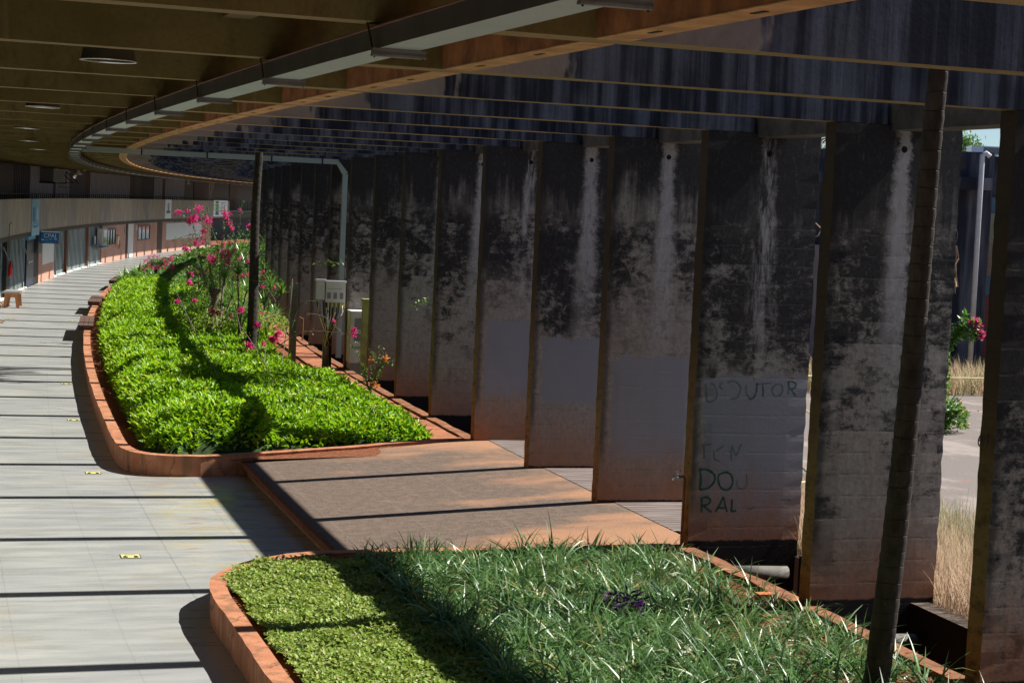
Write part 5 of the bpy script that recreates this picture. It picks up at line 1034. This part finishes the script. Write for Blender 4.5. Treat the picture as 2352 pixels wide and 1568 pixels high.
tag(PB().tube([(11.62, 45.18, 5.98), (11.52, 45.18, 6.06), (11.43, 45.18, 6.0), (11.43, 45.18, 5.8), (11.45, 45.18, .55)], .065, 10).build('downpipe', MPIPE, None, True, plan=False), 'white plastic downpipe on the dark block across the courtyard', 'pipe')
def acu(x0, x1, z0, z1, lab):
    e = empty('roof_air_conditioner', Vector((x0, 48, z0)), lab, 'air conditioner', 'rooftop air conditioners'); wbox('casing', x0, x1, 48, 48.6, z0, z1, MWH2, e); wbox('grille', x0+.42*(x1-x0), x1-.03, 47.985, 47.999, z0+.04, z1-.03, MLOUV, e)
acu(11.85, 12.6, 6.125, 6.36, 'white air conditioner on the dark block roof beside the tree top'); acu(10.95, 11.45, 6.125, 6.30, 'white air conditioner half hidden behind the pillar on the dark block roof')
tag(PB().box(0, 1, 0, 1, 0, 1).build('x', MBLK), None) if False else None
fl_ = empty('floodlight', at(2195, 372, 44.8), 'black tilted floodlight panel at the left of the dark block', 'floodlight'); P = at(2188, 375, 44.8); pb = PB(); pb.v = [P+Vector(v) for v in ((-.4, 0, .3), (.12, -.1, .32), (.32, -.1, -.12), (-.4, 0, -.25), (-.4, .12, .3), (.12, .02, .32), (.32, .02, -.12), (-.4, .12, -.25))]; pb.f = [(0, 1, 2, 3), (7, 6, 5, 4), (0, 4, 5, 1), (1, 5, 6, 2), (2, 6, 7, 3), (3, 7, 4, 0)]; pb.build('panel', MBLK, fl_, plan=False)
def tree(base, h, r, n, L, lab, mat, sparse=False):
    e = empty('tree', base, lab, 'tree', 'trees beyond the dark block'); pb = PB(); top = base+Vector((0, 0, h)); pb.tube([base, base+Vector((.2, 0, h*.5)), top], [.22, .14, .04], 8); C_ = []
    for k in range(16 if not sparse else 26):
        a = random.uniform(0, 6.28); u = random.uniform(.5, .98); p = base+Vector((0, 0, h*u)); q_ = p+Vector((math.cos(a), math.sin(a), random.uniform(.2, 1.1)))*r*random.uniform(.4, 1); pb.tube([p, p.lerp(q_, .5)+Vector((0, 0, .1)), q_], [.05, .03, .012], 5); C_.append(q_); C_.append(p.lerp(q_, .6))
    pb.build('trunk', MTWIG, e, True, plan=False); C_ = np.array(C_); idx = rng.integers(0, len(C_), n); P = C_[idx]+rng.normal(0, .32 if not sparse else .28, (n, 3)); V, F = leafgeo(P, rng.normal(0, 1, (n, 3)), L*rng.uniform(.6, 1.3, n), L*.4, .1, .1); nmesh('crown', V, F, mat, e, leafcol(n))
tree(Vector((29.4, 120, 0)), 9.9, 1.0, 2200, .3, 'bushy green tree top rising behind the roof of the dark block', MMIX); tree(Vector((16.4, 100, 0)), 9.4, 1.6, 420, .18, 'sparse bare tree seen through the narrow gap beside the graffiti pillar', MMIX, True)
# far planter and kerb at the end of the walkway
k3 = [Vector(p) for p in ((-.5, 100.2, .36), (-4.2, 100.3, .36), (-5.2, 100.6, .36), (-5.9, 101.3, .36), (-6.15, 103, .36), (-6.1, 112, .36), (-5.6, 121, .36), (-3, 128, .36), (-.5, 130, .36))]
tag(kerb(dens(smooth_path(k3), .6), -.18).build('planter_kerb', MK), 'low orange kerb of the small far planter near the end of the walkway', 'kerb', 'orange planter kerbs'); tag(PB().box(-5.9, -.4, 101, 128, .0, .26).build('planter_soil', MSO), kind='structure')
cover('ground_cover', (-5.8, -.5), (101, 126), 9000, .2, MMIX, lambda t, s: .22+.12*lump(t, s*.6), 'low green planting inside the small far planter')
# ------------------------------------------------------------------ light, sky, camera
T_ = 1.06; elev = math.atan(T_); a = ang(3.5); sun_dir = Vector((math.cos(a)*math.cos(elev), -math.sin(a)*math.cos(elev), math.sin(elev)))
sl = bpy.data.lights.new('sun', 'SUN'); sl.energy = 5.0; sl.angle = math.radians(.5); sl.color = (1.0, .955, .87); so = bpy.data.objects.new('sun', sl); COL.objects.link(so); so.rotation_euler = sun_dir.to_track_quat('Z', 'Y').to_euler(); so.location = (30, 10, 40)
wd = bpy.data.worlds.new('World'); sc.world = wd; wd.use_nodes = True; nt = wd.node_tree; nt.nodes.clear(); sk = nt.nodes.new('ShaderNodeTexSky'); sk.sky_type = 'NISHITA'; sk.sun_disc = False; sk.ozone_density = 5.0; sk.dust_density = 0.0; sk.air_density = 1.0; sk.altitude = 1100; sk.sun_elevation = elev; sk.sun_rotation = math.atan2(sun_dir.x, sun_dir.y)
bg = nt.nodes.new('ShaderNodeBackground'); bg.inputs[1].default_value = .055; ow = nt.nodes.new('ShaderNodeOutputWorld'); nt.links.new(sk.outputs[0], bg.inputs[0]); nt.links.new(bg.outputs[0], ow.inputs[0])
cd_ = bpy.data.cameras.new('camera'); cd_.sensor_width = 36; cd_.lens = FPX/2352*36; cd_.clip_end = 3000; cd_.clip_start = .05; co = bpy.data.objects.new('camera', cd_); COL.objects.link(co)
co.matrix_world = Matrix(((R2.x, U2.x, -FW.x, 0), (R2.y, U2.y, -FW.y, 0), (R2.z, U2.z, -FW.z, CH), (0, 0, 0, 1))); sc.camera = co
sc.view_settings.view_transform = 'Standard'; sc.view_settings.look = 'None'; sc.view_settings.exposure = 0.88; sc.view_settings.gamma = 1.0
sc.render.engine = 'CYCLES'; sc.cycles.max_bounces = 8; sc.cycles.diffuse_bounces = 4
